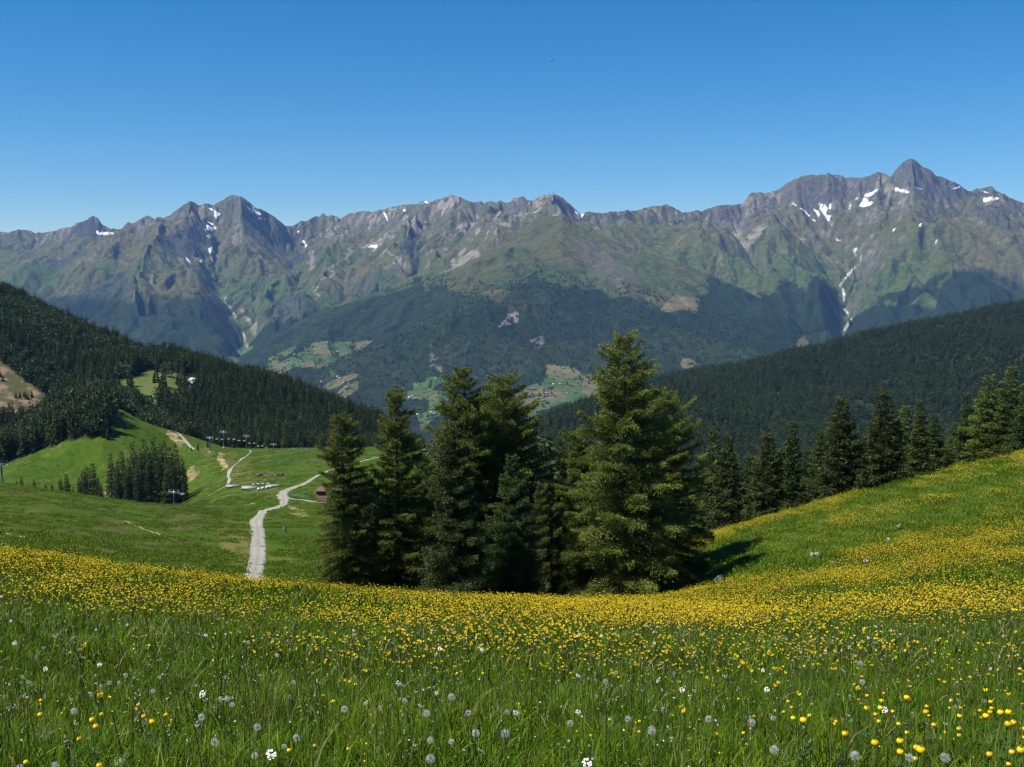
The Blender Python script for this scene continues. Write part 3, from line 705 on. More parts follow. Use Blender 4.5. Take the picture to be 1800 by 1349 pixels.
def ribbon(name, pts, mat, d0=110, d1=790, seed=0, wob=.25):
    """pts: (px, py, width in photo px): a track draped on the ground"""
    C = []
    for px, py, w in pts:
        h = alp.hit(px, py, d0, d1)
        C.append((h.x, h.y, w / F * h.y))
    C = np.array(C)
    s = np.concatenate([[0], np.cumsum(np.hypot(*np.diff(C[:, :2], axis=0).T))])
    si = np.arange(0, s[-1], 1.2)
    x, y, w = (pchip(s + np.arange(len(s)) * 1e-6, C[:, k], si) for k in range(3))
    tx, ty = np.gradient(x), np.gradient(y)
    L = np.hypot(tx, ty) + 1e-9
    nx, ny = -ty / L, tx / L
    ROADS.append(np.stack([x, y, w], -1))
    nc = 9
    V = []
    for k in range(nc):
        f = (k / (nc - 1) - .5)
        e = 1 + ((vnoise(si / 9.0, np.full_like(si, k + seed)) - .5) * 2) * wob * (1 if abs(f) > .45 else 0)
        xx, yy = x + nx * w * f * e, y + ny * w * f * e
        V.append(np.stack([xx, yy, alp.height(xx, yy) + .07 - .05 * (abs(f) > .45)], -1))
    V = np.stack(V, 1)
    n = len(si)
    idx = np.arange(n * nc).reshape(n, nc)
    q = np.stack([idx[:-1, :-1], idx[1:, :-1], idx[1:, 1:], idx[:-1, 1:]], -1).reshape(-1, 4)
    rut = np.interp(np.abs(np.arange(nc) / (nc - 1) - .5), [0, .13, .26, .40, .5], [.8, .2, 0, .35, 1.5])
    return structure(make_mesh(name, V.reshape(-1, 3), q, mat, smooth_=True, tint=np.tile(rut, n)))
ribbon("gravel_road", [(443, 1030, 40), (445, 1012, 37), (453, 978, 28), (454, 951, 27), (452.5, 928, 23), (451, 914, 24), (459, 905, 17), (471, 896, 17), (492, 891, 15), (499, 882, 16), (498, 874, 20), (496, 869, 19), (502, 863, 17), (512, 859, 15), (532, 852, 11), (545, 844.5, 8), (557, 837, 7), (590, 824, 6), (640, 810, 5), (690, 799, 4)], m_gravel, seed=1, wob=.10)
ribbon("gravel_road", [(497, 875, 8), (512, 877, 7), (530, 879, 8), (548, 882, 11), (580, 886, 9)], m_gravel, seed=2, wob=.1)
ribbon("gravel_road", [(-40, 925, 9), (0, 934, 11), (40, 944, 12), (85, 958, 12), (120, 970, 10)], m_gravel, seed=3, d1=300)
ribbon("gravel_road", [(296, 757, 2), (309, 759.5, 5), (318, 766, 7), (326, 775, 7), (334, 785, 6), (341, 791, 5)], m_gravel, seed=4, d0=560)
ribbon("footpath", [(350, 881, 2), (370, 870, 2.2), (385, 862, 2.2), (398, 853, 3), (403, 845, 6), (402, 838, 4), (403, 829, 8), (406, 824, 5), (415, 816, 2), (422, 810, 3), (426, 806.5, 6), (432, 803, 2.5), (439, 797, 2.2), (441, 793, 2.4), (437, 791, 2.2)], m_gravel, seed=5)
ribbon("footpath", [(375, 876, 1.6), (410, 870, 1.8), (440, 866, 2), (470, 862, 2), (492, 858, 2)], m_dirt, seed=6, wob=.5)
ribbon("footpath", [(420, 850, 1.3), (445, 846, 1.5), (468, 842, 1.2)], m_dirt, seed=7, wob=.5)
ribbon("footpath", [(216, 915, 2), (232, 922, 3), (250, 930, 3), (268, 936, 3), (290, 944, 3), (320, 954, 2.6)], m_dirt, seed=8, d1=360, wob=.6)
ribbon("footpath", [(408, 834, 1.2), (425, 832, 1.4), (441, 830, 1.2)], m_dirt, seed=9, wob=.5)
ribbon("footpath", [(238, 703, 2), (247, 701, 2.4), (256, 699, 2)], m_gravel, seed=10, d0=850, d1=1250)
ribbon("footpath", [(286, 692, 2), (292, 689, 2.6), (297, 686, 2.4)], m_gravel, seed=11, d0=850, d1=1250)
ribbon("footpath", [(275, 671, 1.4), (279, 665, 2), (284, 658, 1.4)], m_gravel, seed=12, d0=850, d1=1300)

# ================================================================== conifers
m_bark = noise_mat("bark", (.045, .036, .030), (.15, .125, .105), 5.0, .95, 6, .8, .1, stretch=(3, 3, .6))
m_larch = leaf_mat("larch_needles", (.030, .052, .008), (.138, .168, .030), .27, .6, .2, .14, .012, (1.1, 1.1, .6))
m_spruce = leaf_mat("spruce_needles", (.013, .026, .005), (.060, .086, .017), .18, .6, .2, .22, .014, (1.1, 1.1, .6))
m_wood = leaf_mat("forest_needles", (.011, .022, .005), (.046, .066, .013), .15, .7, .1, .5, .03, (1.1, 1.1, .6))
m_broad = leaf_mat("broadleaf_leaves", (.018, .036, .008), (.054, .080, .018), .25, .6, .2, .3, .02)

def leaf_cards(C, D, Ln, W, g):
    """slim diamonds: centre base C, direction D, length Ln, width W"""
    n = len(C)
    D = D / (np.linalg.norm(D, axis=1, keepdims=True) + 1e-9)
    r = g.normal(size=(n, 3))
    S = np.cross(D, r); S /= np.linalg.norm(S, axis=1, keepdims=True) + 1e-9
    Ln, W = Ln[:, None], W[:, None]
    V = np.stack([C, C + D * Ln * .45 + S * W, C + D * Ln, C + D * Ln * .45 - S * W], 1)
    return V.reshape(-1, 3), np.arange(4 * n).reshape(n, 4)

def conifer(seed, H, R, kind='spruce', dens=110, leaf=.28, nlev=34, nb=6, h0=.03, pw=.8, limbs=True, gaps=.18, tops=1):
    g = np.random.default_rng(seed)
    t = MB()
    lean = g.normal(size=2) * .012 * H
    axis = lambda h: np.array([lean[0] * h * h, lean[1] * h * h, h * H])
    k = [0, .03, .1, .25, .45, .65, .82, .93, 1.0]
    r0 = .017 * H + .06
    t.tube([axis(h) + np.array([math.sin(9 * h + seed), math.cos(7 * h + seed), 0]) * .004 * H * (h > 0) for h in k], [r0 * 1.35, r0, r0 * .9, r0 * .75, r0 * .55, r0 * .36, r0 * .2, r0 * .1, .012], 7)
    CC, DD, LL, WW, TT = [], [], [], [], []
    sect = g.uniform(.72, 1.12, 9); ph = g.uniform(0, 6.28)
    for i in range(nlev):
        h = h0 + (.985 - h0) * ((i + g.uniform(-.3, .3)) / (nlev - 1))
        h = min(max(h, h0), .985)
        prof = (1 - h) ** pw * (.62 + .38 * smooth(-.06, .16, h)) + .012
        n = nb if h < .85 else max(4, nb - 2)
        for b in range(n):
            az = ph + i * 2.4 + 6.2832 * (b + g.uniform(-.32, .32)) / n
            f = g.uniform(.62, 1.12) * sect[int((az % 6.2832) / 6.2832 * 8.99)]
            if g.random() < gaps: f *= g.uniform(.25, .6)
            L = max(R * prof * f, .10 * R * (h > .9) + .05)
            if kind == 'larch':
                e0 = -.06 + .60 * h + g.normal() * .16; sag = .50 * (1 - h) + .10; upt = .26
            else:
                e0 = -.22 + .75 * h * h + g.normal() * .08; sag = .30 * (1 - h) + .04; upt = .24
            d2 = np.array([math.cos(az), math.sin(az)])
            sd = np.array([-d2[1], d2[0]])
            base = axis(h)
            curve = lambda s: np.stack([base[0] + d2[0] * L * s, base[1] + d2[1] * L * s, base[2] + L * (e0 * s - sag * s ** 2 + upt * s ** 3)], -1)
            if limbs and L > .5:
                ss = np.array([0, .35, .7, .97])
                t.tube(curve(ss), [max(.012, .011 * L + .012), .009 * L + .008, .005 * L + .006, .004], 3, False)
            m = max(5, int(dens * (L * .8 + .22 * L * L)))
            s = g.random(m) ** .72 * .9 + .1
            lat = g.uniform(-1, 1, m)
            wd = (.36 * L * (1 - s) ** .75 + .05 * L + .06)
            c = curve(s)
            c[:, :2] += sd[None, :] * (lat * wd)[:, None]
            hang = g.random(m) ** 1.6
            if kind == 'larch':
                c[:, 2] -= hang * (.10 * L + .10) * np.abs(lat) + .10 * wd * lat * lat
                dr = -.55 * hang + .12
            else:
                c[:, 2] -= hang * (.16 * L + .10) + .2 * wd * lat * lat
                dr = -.85 * hang - .05
            c += g.normal(size=(m, 3)) * .045 * (1 + .12 * L)
            a = np.clip(lat * 1.1, -1, 1)
            D = np.stack([d2[0] * (1 - .45 * np.abs(a)) + sd[0] * a, d2[1] * (1 - .45 * np.abs(a)) + sd[1] * a, dr + 0 * a], -1) + g.normal(size=(m, 3)) * .32
            l = leaf * g.uniform(.55, 1.25, m)
            CC.append(c); DD.append(D); LL.append(l); WW.append(l * (.13 if kind == 'larch' else .17) * g.uniform(.8, 1.3, m))
            TT.append(np.clip(.18 + .62 * s + g.normal(size=m) * .2 + g.normal() * .12, 0, 1))  # tint darkens toward the trunk: inner-crown shade put into the needle colour
    # leader
    m = int(dens * 1.2)
    hh = g.uniform(.9, 1.0, m)
    c = np.stack([axis(x) for x in hh]); D = g.normal(size=(m, 3)) * .7; D[:, 2] += .7
    CC.append(c); DD.append(D); l = leaf * g.uniform(.4, .8, m); LL.append(l); WW.append(l * .15); TT.append(g.random(m))
    V, Q = leaf_cards(np.concatenate(CC), np.concatenate(DD), np.concatenate(LL), np.concatenate(WW), g)
    return t, V, Q, np.repeat(np.concatenate(TT), 4)

def conifer_meshes(seed, H, R, kind, **kw):
    t, V, Q, T = conifer(seed, H, R, kind, **kw)
    tr = t.build("trunk", m_bark, None, True, link=False)
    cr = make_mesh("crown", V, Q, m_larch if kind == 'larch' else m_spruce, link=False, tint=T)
    return tr.data, cr.data
def plant(name, meshes, loc, label, cat, group, rz=0., sc=1., szx=1.):
    r = empty(name, loc, rz); r.scale = (sc * szx, sc * szx, sc)
    for nm, me in zip(("trunk", "crown"), meshes):
        o = bpy.data.objects.new(nm, me); scene.collection.objects.link(o); o.parent = r
    tag(r, label, cat, group)
    return r
def tree_at(px_base, d, px_top, py_top, meshes, H, name, label, cat, group, rz, szx=1., sink=.25):
    """stand a tree on the alp at distance d so that its top reaches the traced height"""
    u, _ = px2ut(px_base, 1000); x = float(u) * d
    z = float(alp.height(x, d)[0]) - sink
    _, t = px2ut(px_top, py_top)
    h = float(t) * d - z
    return plant(name, meshes, (x, d, z), label, cat, group, rz, h / H, szx)

# --- the clump in the hollow
G1 = "larches and spruces of the clump in the hollow"
clump = [
    # base px, d, top px, top py, kind, R/H, seed, label
    (607, 66, 607, 727, 'larch', .235, 11, "loose olive larch at the left end of the central clump"),
    (700, 67, 703, 684, 'larch', .215, 12, "slim pointed larch second from the left in the central clump"),
    (832, 74, 832, 648, 'larch', .24, 13, "tallest larch of the left clump, with a pointed tip rising behind the dark spruce"),
    (884, 77, 869, 662, 'larch', .30, 14, "broad rounded larch on the right side of the left clump"),
    (795, 63, 795, 752, 'spruce', .26, 15, "dark spruce standing in front of the tallest larch"),
    (900, 66, 905, 800, 'spruce', .30, 16, "low dark spruce at the right foot of the left clump"),
    (1098, 72, 1102, 590, 'larch', .285, 17, "biggest larch, broad and olive green, standing alone right of centre"),
    (1168, 79, 1165, 690, 'larch', .31, 18, "shaded larch close behind the right side of the biggest larch"),
    (1015, 76, 1028, 762, 'larch', .33, 19, "low bushy larch against the left side of the biggest larch"),
    (652, 72, 655, 835, 'spruce', .30, 21, "low shadowy spruce between the two left larches of the clump"),
    (948, 71, 945, 850, 'spruce', .32, 22, "low dark spruce at the right edge of the left clump, nearest the gap"),
    (858, 80, 852, 690, 'larch', .30, 23, "larch at the back of the clump, filling its crown between the two tallest"),
    (745, 72, 748, 800, 'larch', .28, 20, "low larch filling the gap between the slim larch and the dark spruce"),
]
for bp, d, tp, ty, kind, rr, sd, lab in clump:
    H = 17.0
    ms = conifer_meshes(sd, H, H * rr, kind, dens=230 if kind == 'larch' else 180, leaf=.18 if kind == 'larch' else .20, nlev=52 if kind == 'larch' else 40, nb=5 if kind == 'larch' else 6, pw=.44 if kind == 'larch' else .62, gaps=.25)
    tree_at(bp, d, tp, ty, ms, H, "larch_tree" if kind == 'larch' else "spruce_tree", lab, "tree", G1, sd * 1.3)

# --- the row behind the right-hand crest
row = [conifer_meshes(40 + i, 12.0, 12 * r, k, dens=75, leaf=.27, nlev=36, nb=6, gaps=.2, pw=p, h0=.02) for i, (r, k, p) in enumerate([(.21, 'spruce', .85), (.27, 'spruce', .8), (.24, 'larch', .7), (.29, 'spruce', .72), (.17, 'spruce', .9)])]
G2 = "conifers along the right crest"
rowt = [(1247, 122, 757, 4, 'slender dark spruce half hidden right of the biggest larch'), (1272, 103, 767, 0, 'drooping spruce at the left end of the crest row'), (1312, 120, 800, 3, 'short dark spruce in the gap right of the drooping spruce'),
        (1345, 108, 759, 1, 'conical spruce with a blunt tip, third of the tall ones on the crest'), (1390, 112, 741, 4, 'narrow spired spruce on the crest'), (1412, 124, 790, 3, 'low dark spruce behind the narrow spired spruce'), (1437, 110, 757, 0, 'small spruce left of the wide bushy spruce on the crest'),
        (1473, 108, 700, 3, 'wide bushy spruce with a rounded top in the middle of the crest row'), (1505, 118, 775, 1, 'low spruce between the two widest spruces of the row'), (1546, 106, 684, 1, 'tall pointed spruce with heavy lit boughs in the middle of the crest row'),
        (1583, 114, 714, 2, 'lighter green larch right of the tall pointed spruce'), (1606, 110, 702, 4, 'slim spruce with an upright spire right of the light green larch'), (1634, 113, 729, 0, 'shorter dark spruce at the right of the slim spired one'),
        (1660, 112, 770, 2, 'low larch in the dip of the crest row'), (1686, 118, 690, 4, 'thin dark spruce behind the two tall larches'), (1722, 110, 659, 2, 'tall feathery larch near the right edge'),
        (1764, 108, 645, 2, 'tallest larch of the crest row, near the right edge'), (1796, 104, 664, 1, 'dark spruce with layered boughs at the right edge'), (1845, 106, 640, 3, 'wide spruce at the far right end of the crest'), (1745, 121, 720, 1, 'dark spruce wedged behind the tall larches'),
        (1232, 128, 800, 1, 'dark spruce directly against the right side of the biggest larch'), (1292, 116, 812, 1, 'squat dark spruce just right of the drooping spruce'), (1330, 126, 806, 3, 'dark spruce filling the dip before the conical spruce'), (1368, 120, 788, 1, 'dark spruce between the conical spruce and the narrow spired one'),
        (1455, 122, 752, 1, 'dark spruce tucked behind the left side of the wide bushy spruce'), (1525, 123, 738, 0, 'slim spruce behind the left side of the tall pointed spruce'), (1566, 120, 745, 3, 'dark spruce behind the right side of the tall pointed spruce'), (1620, 121, 752, 1, 'dark spruce filling the space right of the slim spired spruce'),
        (1648, 120, 765, 3, 'dark bushy spruce at the left edge of the dip in the row'), (1673, 124, 742, 1, 'dark spruce at the right edge of the dip in the row'), (1705, 122, 716, 3, 'dark spruce filling between the thin spruce and the feathery larch'), (1782, 118, 700, 3, 'dark spruce behind the one at the right edge')]
hs_ = [12.0] * 5
for i, (px, d, ty, k, lab) in enumerate(rowt):
    kind = 'larch' if k == 2 else 'spruce'
    tree_at(px, d, px, ty, row[k], 12.0, kind + "_tree", lab, "tree", G2, i * 2.1 + .4, 1.25, 2.0 if False else .4)

# --- trees behind the clump, in the gap
midm = [conifer_meshes(60 + i, 18.0, 18 * r, k, dens=9, leaf=.85, nlev=26, nb=5, gaps=.2, limbs=False, pw=.85) for i, (r, k) in enumerate([(.15, 'spruce'), (.18, 'spruce'), (.13, 'spruce'), (.19, 'larch')])]
G3 = "spruces glimpsed between the clump and the biggest larch"
for i, (px, d, ty, k) in enumerate([(928, 190, 788, 1), (941, 230, 776, 0), (952, 240, 768, 2), (964, 235, 773, 0), (977, 245, 778, 2), (988, 225, 790, 1), (1000, 215, 800, 0), (956, 180, 812, 3), (975, 170, 835, 1), (938, 175, 840, 0), (995, 180, 845, 2), (1012, 220, 810, 1), (745, 230, 790, 3), (760, 240, 775, 1), (915, 205, 760, 0)]):
    tree_at(px, d, px, ty, midm[k], 18.0, "spruce_tree" if k < 3 else "larch_tree", "dark spruce in the shaded gap between the left clump and the biggest larch" if i not in (12, 13) and k < 3 else ("bushy larch glimpsed low in a gap of the clump" if k == 3 else "spruce seen through the gap left of the tallest larch"), "tree", G3, i * 1.7)

# --- gully trees left of the plateau
gm = [conifer_meshes(80 + i, 22.0, 22 * r, 'spruce', dens=13, leaf=.75, nlev=30, nb=6, gaps=.12, limbs=False, pw=.62, h0=.0) for i, r in enumerate([.12, .15, .17, .13])]
G4 = "dark spruces of the grove in the gully"
gul = [(201, 520, 797, 0), (212, 512, 812, 1), (222, 525, 793, 2), (232, 515, 803, 0), (241, 530, 777, 3), (250, 518, 790, 1), (259, 530, 772, 0), (268, 520, 784, 2), (276, 532, 769, 3), (286, 522, 780, 1), (294, 530, 774, 0), (304, 520, 785, 2), (316, 532, 779, 2), (308, 510, 806, 1), (324, 525, 800, 0), (228, 505, 822, 3), (246, 505, 815, 0), (264, 506, 815, 3), (282, 508, 810, 1), (297, 505, 818, 2), (328, 520, 808, 3)]
for i, (px, d, ty, k) in enumerate(gul):
    tree_at(px, d, px, ty, gm[k], 22.0, "spruce_tree", "tall dark spruce in the dense grove left of the cable lift pylon" if ty < 800 else "dark spruce at the foot of the dense grove in the gully", "tree", G4, i * 1.3, 1.0)
G5 = "small dark trees above the left hill edge"
for i, (px, d, ty, k) in enumerate([(182, 500, 850, 1), (170, 505, 814, 2), (160, 510, 818, 0), (152, 505, 824, 1), (145, 498, 838, 3), (124, 500, 833, 2), (112, 496, 840, 1), (134, 498, 855, 0), (97, 480, 848, 3), (86, 480, 850, 1), (66, 470, 842, 2), (45, 468, 838, 2), (36, 466, 846, 1), (75, 472, 856, 0), (56, 470, 852, 3), (178, 503, 838, 0)]):
    lab = "black-green tree of the small group behind the left hill edge" if px > 105 else "low bushy tree showing above the left hill edge"
    tree_at(px, d, px, ty, gm[k], 22.0, "spruce_tree", lab, "tree", G5, i * 1.9, 1.25)
for i, (px, py, hh) in enumerate([(348, 792, 5.0), (365, 787, 4.5), (337, 793, 2.5), (357, 790, 2.0), (192, 764, 8), (189, 772, 7), (186, 766, 10)]):
    p = alp.hit(px, py, 560, 760)
    plant("spruce_tree", gm[i % 4], (p.x, p.y, p.z - .2), "small young spruce beside the lift line on the plateau" if i < 4 else "spruce at the very edge of the domed meadow", "tree", "young spruces on open grass", i, hh / 22, 1.5)

# ================================================================== woods: the nearest trees one by one, the rest as one mass
def proto(name, objs):
    c = bpy.data.collections.new(name)
    for i, o in enumerate(objs):
        o.name = "%s_%02d" % (name, i); c.objects.link(o)
    return c
def scatter(name, pts, rot, scl, idx, coll, label=None):
    """one object: copies of the prototypes on points"""
    me = bpy.data.meshes.new(name)
    me.vertices.add(len(pts)); me.vertices.foreach_set("co", np.asarray(pts, np.float32).ravel())
    for nm, ty, val, key in (("rot", 'FLOAT_VECTOR', rot, "vector"), ("scl", 'FLOAT_VECTOR', scl, "vector"), ("idx", 'INT', idx, "value")):
        at = me.attributes.new(nm, ty, 'POINT'); at.data.foreach_set(key, np.asarray(val, np.int32 if ty == 'INT' else np.float32).ravel())
    o = bpy.data.objects.new(name, me); scene.collection.objects.link(o)
    ng = bpy.data.node_groups.new(name, 'GeometryNodeTree')
    ng.interface.new_socket("Geometry", in_out='INPUT', socket_type='NodeSocketGeometry')
    ng.interface.new_socket("Geometry", in_out='OUTPUT', socket_type='NodeSocketGeometry')
    gi, go = ng.nodes.new("NodeGroupInput"), ng.nodes.new("NodeGroupOutput")
    ci = ng.nodes.new("GeometryNodeCollectionInfo"); ci.inputs[0].default_value = coll; ci.inputs["Separate Children"].default_value = True; ci.inputs["Reset Children"].default_value = True
    ip = ng.nodes.new("GeometryNodeInstanceOnPoints"); ip.inputs["Pick Instance"].default_value = True
    def attr(nm, ty):
        a = ng.nodes.new("GeometryNodeInputNamedAttribute"); a.data_type = ty; a.inputs[0].default_value = nm; return a.outputs["Attribute"]
    e2r = ng.nodes.new("FunctionNodeEulerToRotation")
    lk = ng.links
    lk.new(gi.outputs[0], ip.inputs["Points"]); lk.new(ci.outputs[0], ip.inputs["Instance"])
    lk.new(attr("idx", 'INT'), ip.inputs["Instance Index"]); lk.new(attr("rot", 'FLOAT_VECTOR'), e2r.inputs[0]); lk.new(e2r.outputs[0], ip.inputs["Rotation"]); lk.new(attr("scl", 'FLOAT_VECTOR'), ip.inputs["Scale"])
    lk.new(ip.outputs[0], go.inputs[0])
    md = o.modifiers.new("scatter", 'NODES'); md.node_group = ng
    return stuff(o, label)
def wood_tree(seed, H, R, n, leaf, kind):
    g = np.random.default_rng(seed)
    if kind == 'broad':
        v = g.normal(size=(n, 3)); v /= np.linalg.norm(v, axis=1, keepdims=True)
        v *= (g.random(n) ** .35)[:, None] * (1 + .25 * np.sin(v[:, :1] * 5 + seed) * np.cos(v[:, 1:2] * 4))
        c = v * np.array([R, R, H * .42]) + np.array([0, 0, H * .55]); D = v + g.normal(size=(n, 3)) * .6
        W = .45
    else:
        h = 1 - g.random(n) ** .62
        h = np.clip(h, .02, .99)
        lay = np.round(h * 13 + g.normal(size=n) * .18) / 13
        rr = (1 - np.clip(lay, 0, 1)) ** .8 * R * (.75 + .25 * g.random(n)) + .05 * R
        az = g.uniform(0, 6.2832, n); s = g.random(n) ** .5
        sct = .8 + .25 * np.sin(3 * az + seed + 9 * lay)
        c = np.stack([np.cos(az) * rr * s * sct, np.sin(az) * rr * s * sct, h * H - .12 * rr * s], -1)
        D = np.stack([np.cos(az), np.sin(az), -.45 + 1.2 * (h > .9)], -1) + g.normal(size=(n, 3)) * .35
        W = .24
    l = leaf * g.uniform(.6, 1.2, n) * (1 if kind == 'broad' else (.45 + .75 * (1 - h)))
    V, Q = leaf_cards(c, D, l, l * W, g)
    return V, Q, np.repeat(g.random(n), 4)
wt = []
for i in range(6):
    V, Q, T = wood_tree(100 + i, 20, 20 * [.16, .19, .14, .17, .22, .15][i], 520, 2.1, 'spruce')
    wt.append(make_mesh("crown", V, Q, m_wood, link=False, tint=T))
for i in range(2):
    V, Q, T = wood_tree(110 + i, 15, 6.0, 420, 1.6, 'broad')
    wt.append(make_mesh("crown", V, Q, m_broad, link=False, tint=T))
wtr = MB().tube([(0, 0, -1), (0, 0, 6), (0, 0, 18)], [.34, .26, .05], 6).build("trunk", m_bark, None, True, link=False).data
wood_co = proto("wood_tree", wt)

def spread(sheet, u0, u1, d0, d1, cell, g):
    """jittered grid in plan"""
    xs = np.arange(u0 * d1, u1 * d1, cell); ys = np.arange(d0, d1, cell)
    xx, yy = np.meshgrid(xs, ys)
    xx = (xx + g.uniform(-.5, .5, xx.shape) * cell).ravel(); yy = (yy + g.uniform(-.5, .5, yy.shape) * cell).ravel()
    ok = (xx / yy > u0) & (xx / yy < u1)
    xx, yy = xx[ok], yy[ok]
    zz = sheet.height(xx, yy) if not hasattr(sheet, 'grid') else sheet.grid(xx, yy)
    return xx, yy, zz
g = np.random.default_rng(5)
x, y, z = spread(alp, -.62, .10, 610, 1420, 6.2, g)
ppx, ppy = ut2px(x / y, z / y)
dome = np.interp(ppx, [-900, 0, 20, 60, 110, 150, 175, 195, 250, 300, 340, 370, 400, 560, 700], [745, 750, 760, 765, 765, 755, 735, 745, 750, 755, 762, 765, 768, 770, 770])
keep = (((y > dome + g.uniform(0, 14, len(y))) & (ppx > 178)) | ((ppx < 200) & in_poly(ppx, ppy, EDGE)) | (y > 830)) & (ppx < 745)
CLEAR2 = [(198, 668), (230, 664), (262, 646), (300, 650), (335, 668), (345, 690), (325, 722), (296, 735), (262, 728), (232, 722), (208, 708)]
keep &= ~((in_poly(ppx, ppy, CLEAR2)) & (y > 850) & (g.random(len(y)) > .05 + .25 * (ppy > 708))); keep &= ~(in_poly(ppx, ppy, [(313, 676), (332, 680), (355, 690), (350, 662), (330, 655)]) & (y > 850))
keep &= ~(in_poly(ppx, ppy, SCREE) & (y > 850) & (fbm(x / 14, y / 14, 3, 9) < .60))
# a bank of bare ground right of the dome and the openings below the clearing
keep &= ~(in_poly(ppx, ppy, [(268, 735), (275, 720), (282, 735), (276, 750)]) & (y > 800)); keep &= ~in_poly(ppx, ppy, [(300, 745), (306, 735), (312, 748)])
x, y, z = x[keep], y[keep], z[keep]
ppx = ppx[keep]; ppy = ppy[keep]
kind = g.integers(0, 6, len(x))
br = (fbm(x / 60, y / 60, 3, 77) + g.normal(size=len(x)) * .09 > .52) & (ppx < 330)
kind[br] = g.integers(6, 8, br.sum())
sz = g.uniform(.72, 1.18, len(x)) * np.where(kind > 5, .95, 1.05) * np.where(in_poly(ppx, ppy, SCREE), .35, 1)
sz *= np.where(ppx > 330, .93, 1.0)
rz = g.uniform(0, 6.28, len(x))
# visibility: keep those whose top clears everything nearer, then the nearest ones are trees of their own
u = x / y; tt = (z + 18 * sz) / y
order = np.argsort(y)
bins = np.clip(((u + .62) / .72 * 700).astype(int), 0, 699)
hor = np.full(700, -9.0); seen = np.zeros(len(x), bool)
for i in order:
    b = bins[i]
    if tt[i] > hor[b] + .0006: seen[i] = True; hor[b] = max(hor[b], (z[i] + 13 * sz[i]) / y[i])
cand = [i for i in order if seen[i] and -.49 < u[i] < .0][:230]
big = np.zeros(len(x), bool); big[cand] = True
G6 = "trees of the wood behind the dome and the plateau"
for i in cand:
    r = empty("wood_tree" if kind[i] > 5 else "spruce_tree", (x[i], y[i], z[i] - .3), rz[i]); r.scale = (sz[i] * 1.05, sz[i] * 1.05, sz[i])
    for nm, me in (("trunk", wtr), ("crown", wt[kind[i]].data)):
        o = bpy.data.objects.new(nm, me); scene.collection.objects.link(o); o.parent = r
    if kind[i] > 5: r.name = "broadleaf_tree"
    side_ = "behind the domed meadow on the left" if ppx[i] < 260 else ("between the domed meadow and the plateau" if ppx[i] < 400 else "along the back edge of the plateau")
    tag(r, ("round-crowned broadleaf tree among spruces " if kind[i] > 5 else "dark spruce in the front rank of the wood ") + side_, "tree", G6)
rest = ~big & (u > -.62)
def rs(n, g, k): return np.stack([g.normal(size=n) * .02, g.normal(size=n) * .02, k], -1)
scatter("forest", np.stack([x, y, z - .3], -1)[rest], rs(rest.sum(), g, rz[rest]), np.stack([sz * 1.05, sz * 1.05, sz], -1)[rest], kind[rest], wood_co, "dense dark spruce wood covering the ridge behind the dome and plateau")

# right-hand hillside wood
ft = []
for i in range(5):
    V, Q, T = wood_tree(120 + i, 20, 20 * [.16, .2, .14, .18, .21][i], 150, 3.6, 'spruce')
    ft.append(make_mesh("crown", V, Q, m_wood, link=False, tint=T))
far_co = proto("far_tree", ft)
# bilinear lookup of the displaced hillside
def grid_height(sh):
    def f(xq, yq):
        uq = np.clip((xq / yq - sh.u[0]) / (sh.u[1] - sh.u[0]), 0, len(sh.u) - 1.001); i = uq.astype(int); fu = uq - i
        out_ = np.zeros_like(xq)
        for a, wgt in ((i, 1 - fu), (i + 1, fu)):
            lo = np.zeros(len(xq), int); hi = np.full(len(xq), sh.y.shape[0] - 1)
            for _ in range(11):
                md = (lo + hi) // 2; c = sh.y[md, a] <= yq
                lo = np.where(c, md, lo); hi = np.where(c, hi, md)
            hi = np.minimum(lo + 1, sh.y.shape[0] - 1)
            y0, y1 = sh.y[lo, a], sh.y[hi, a]
            f_ = np.clip((yq - y0) / (y1 - y0 + 1e-9), 0, 1)
            out_ += wgt * (sh.z[lo, a] * (1 - f_) + sh.z[hi, a] * f_)
        return out_
    return f
side.grid = grid_height(side); hill.grid = grid_height(hill); far.grid = grid_height(far)
x, y, z = spread(side, -.14, .62, 1350, 3150, 9.0, g)
p1, p2 = ut2px(x / y, z / y)
lim = np.interp(p1, *zip(*[(p, sr_d(p)) for p in range(600, 2501, 100)]))
k = (y < lim + 60) & (p1 > 790) & ~((fbm(x / 50, y / 50, 3, 19) > .76))
#k &= ~in_poly(p1, p2, [(1398, 622), (1400, 598), (1408, 588), (1422, 588), (1432, 605), (1420, 618)])
x, y, z = x[k], y[k], z[k]
n = len(x); sz = g.uniform(.65, 1.1, n) * (.85 + .35 * fbm(x / 120, y / 120, 3, 91))
scatter("forest", np.stack([x, y, z - .5], -1), rs(n, g, g.uniform(0, 6.28, n)), np.stack([sz * 1.15, sz * 1.15, sz], -1), g.integers(0, 5, n), far_co, "dark spruce wood clothing the hillside on the right")
print("right wood", n, "left wood", rest.sum())

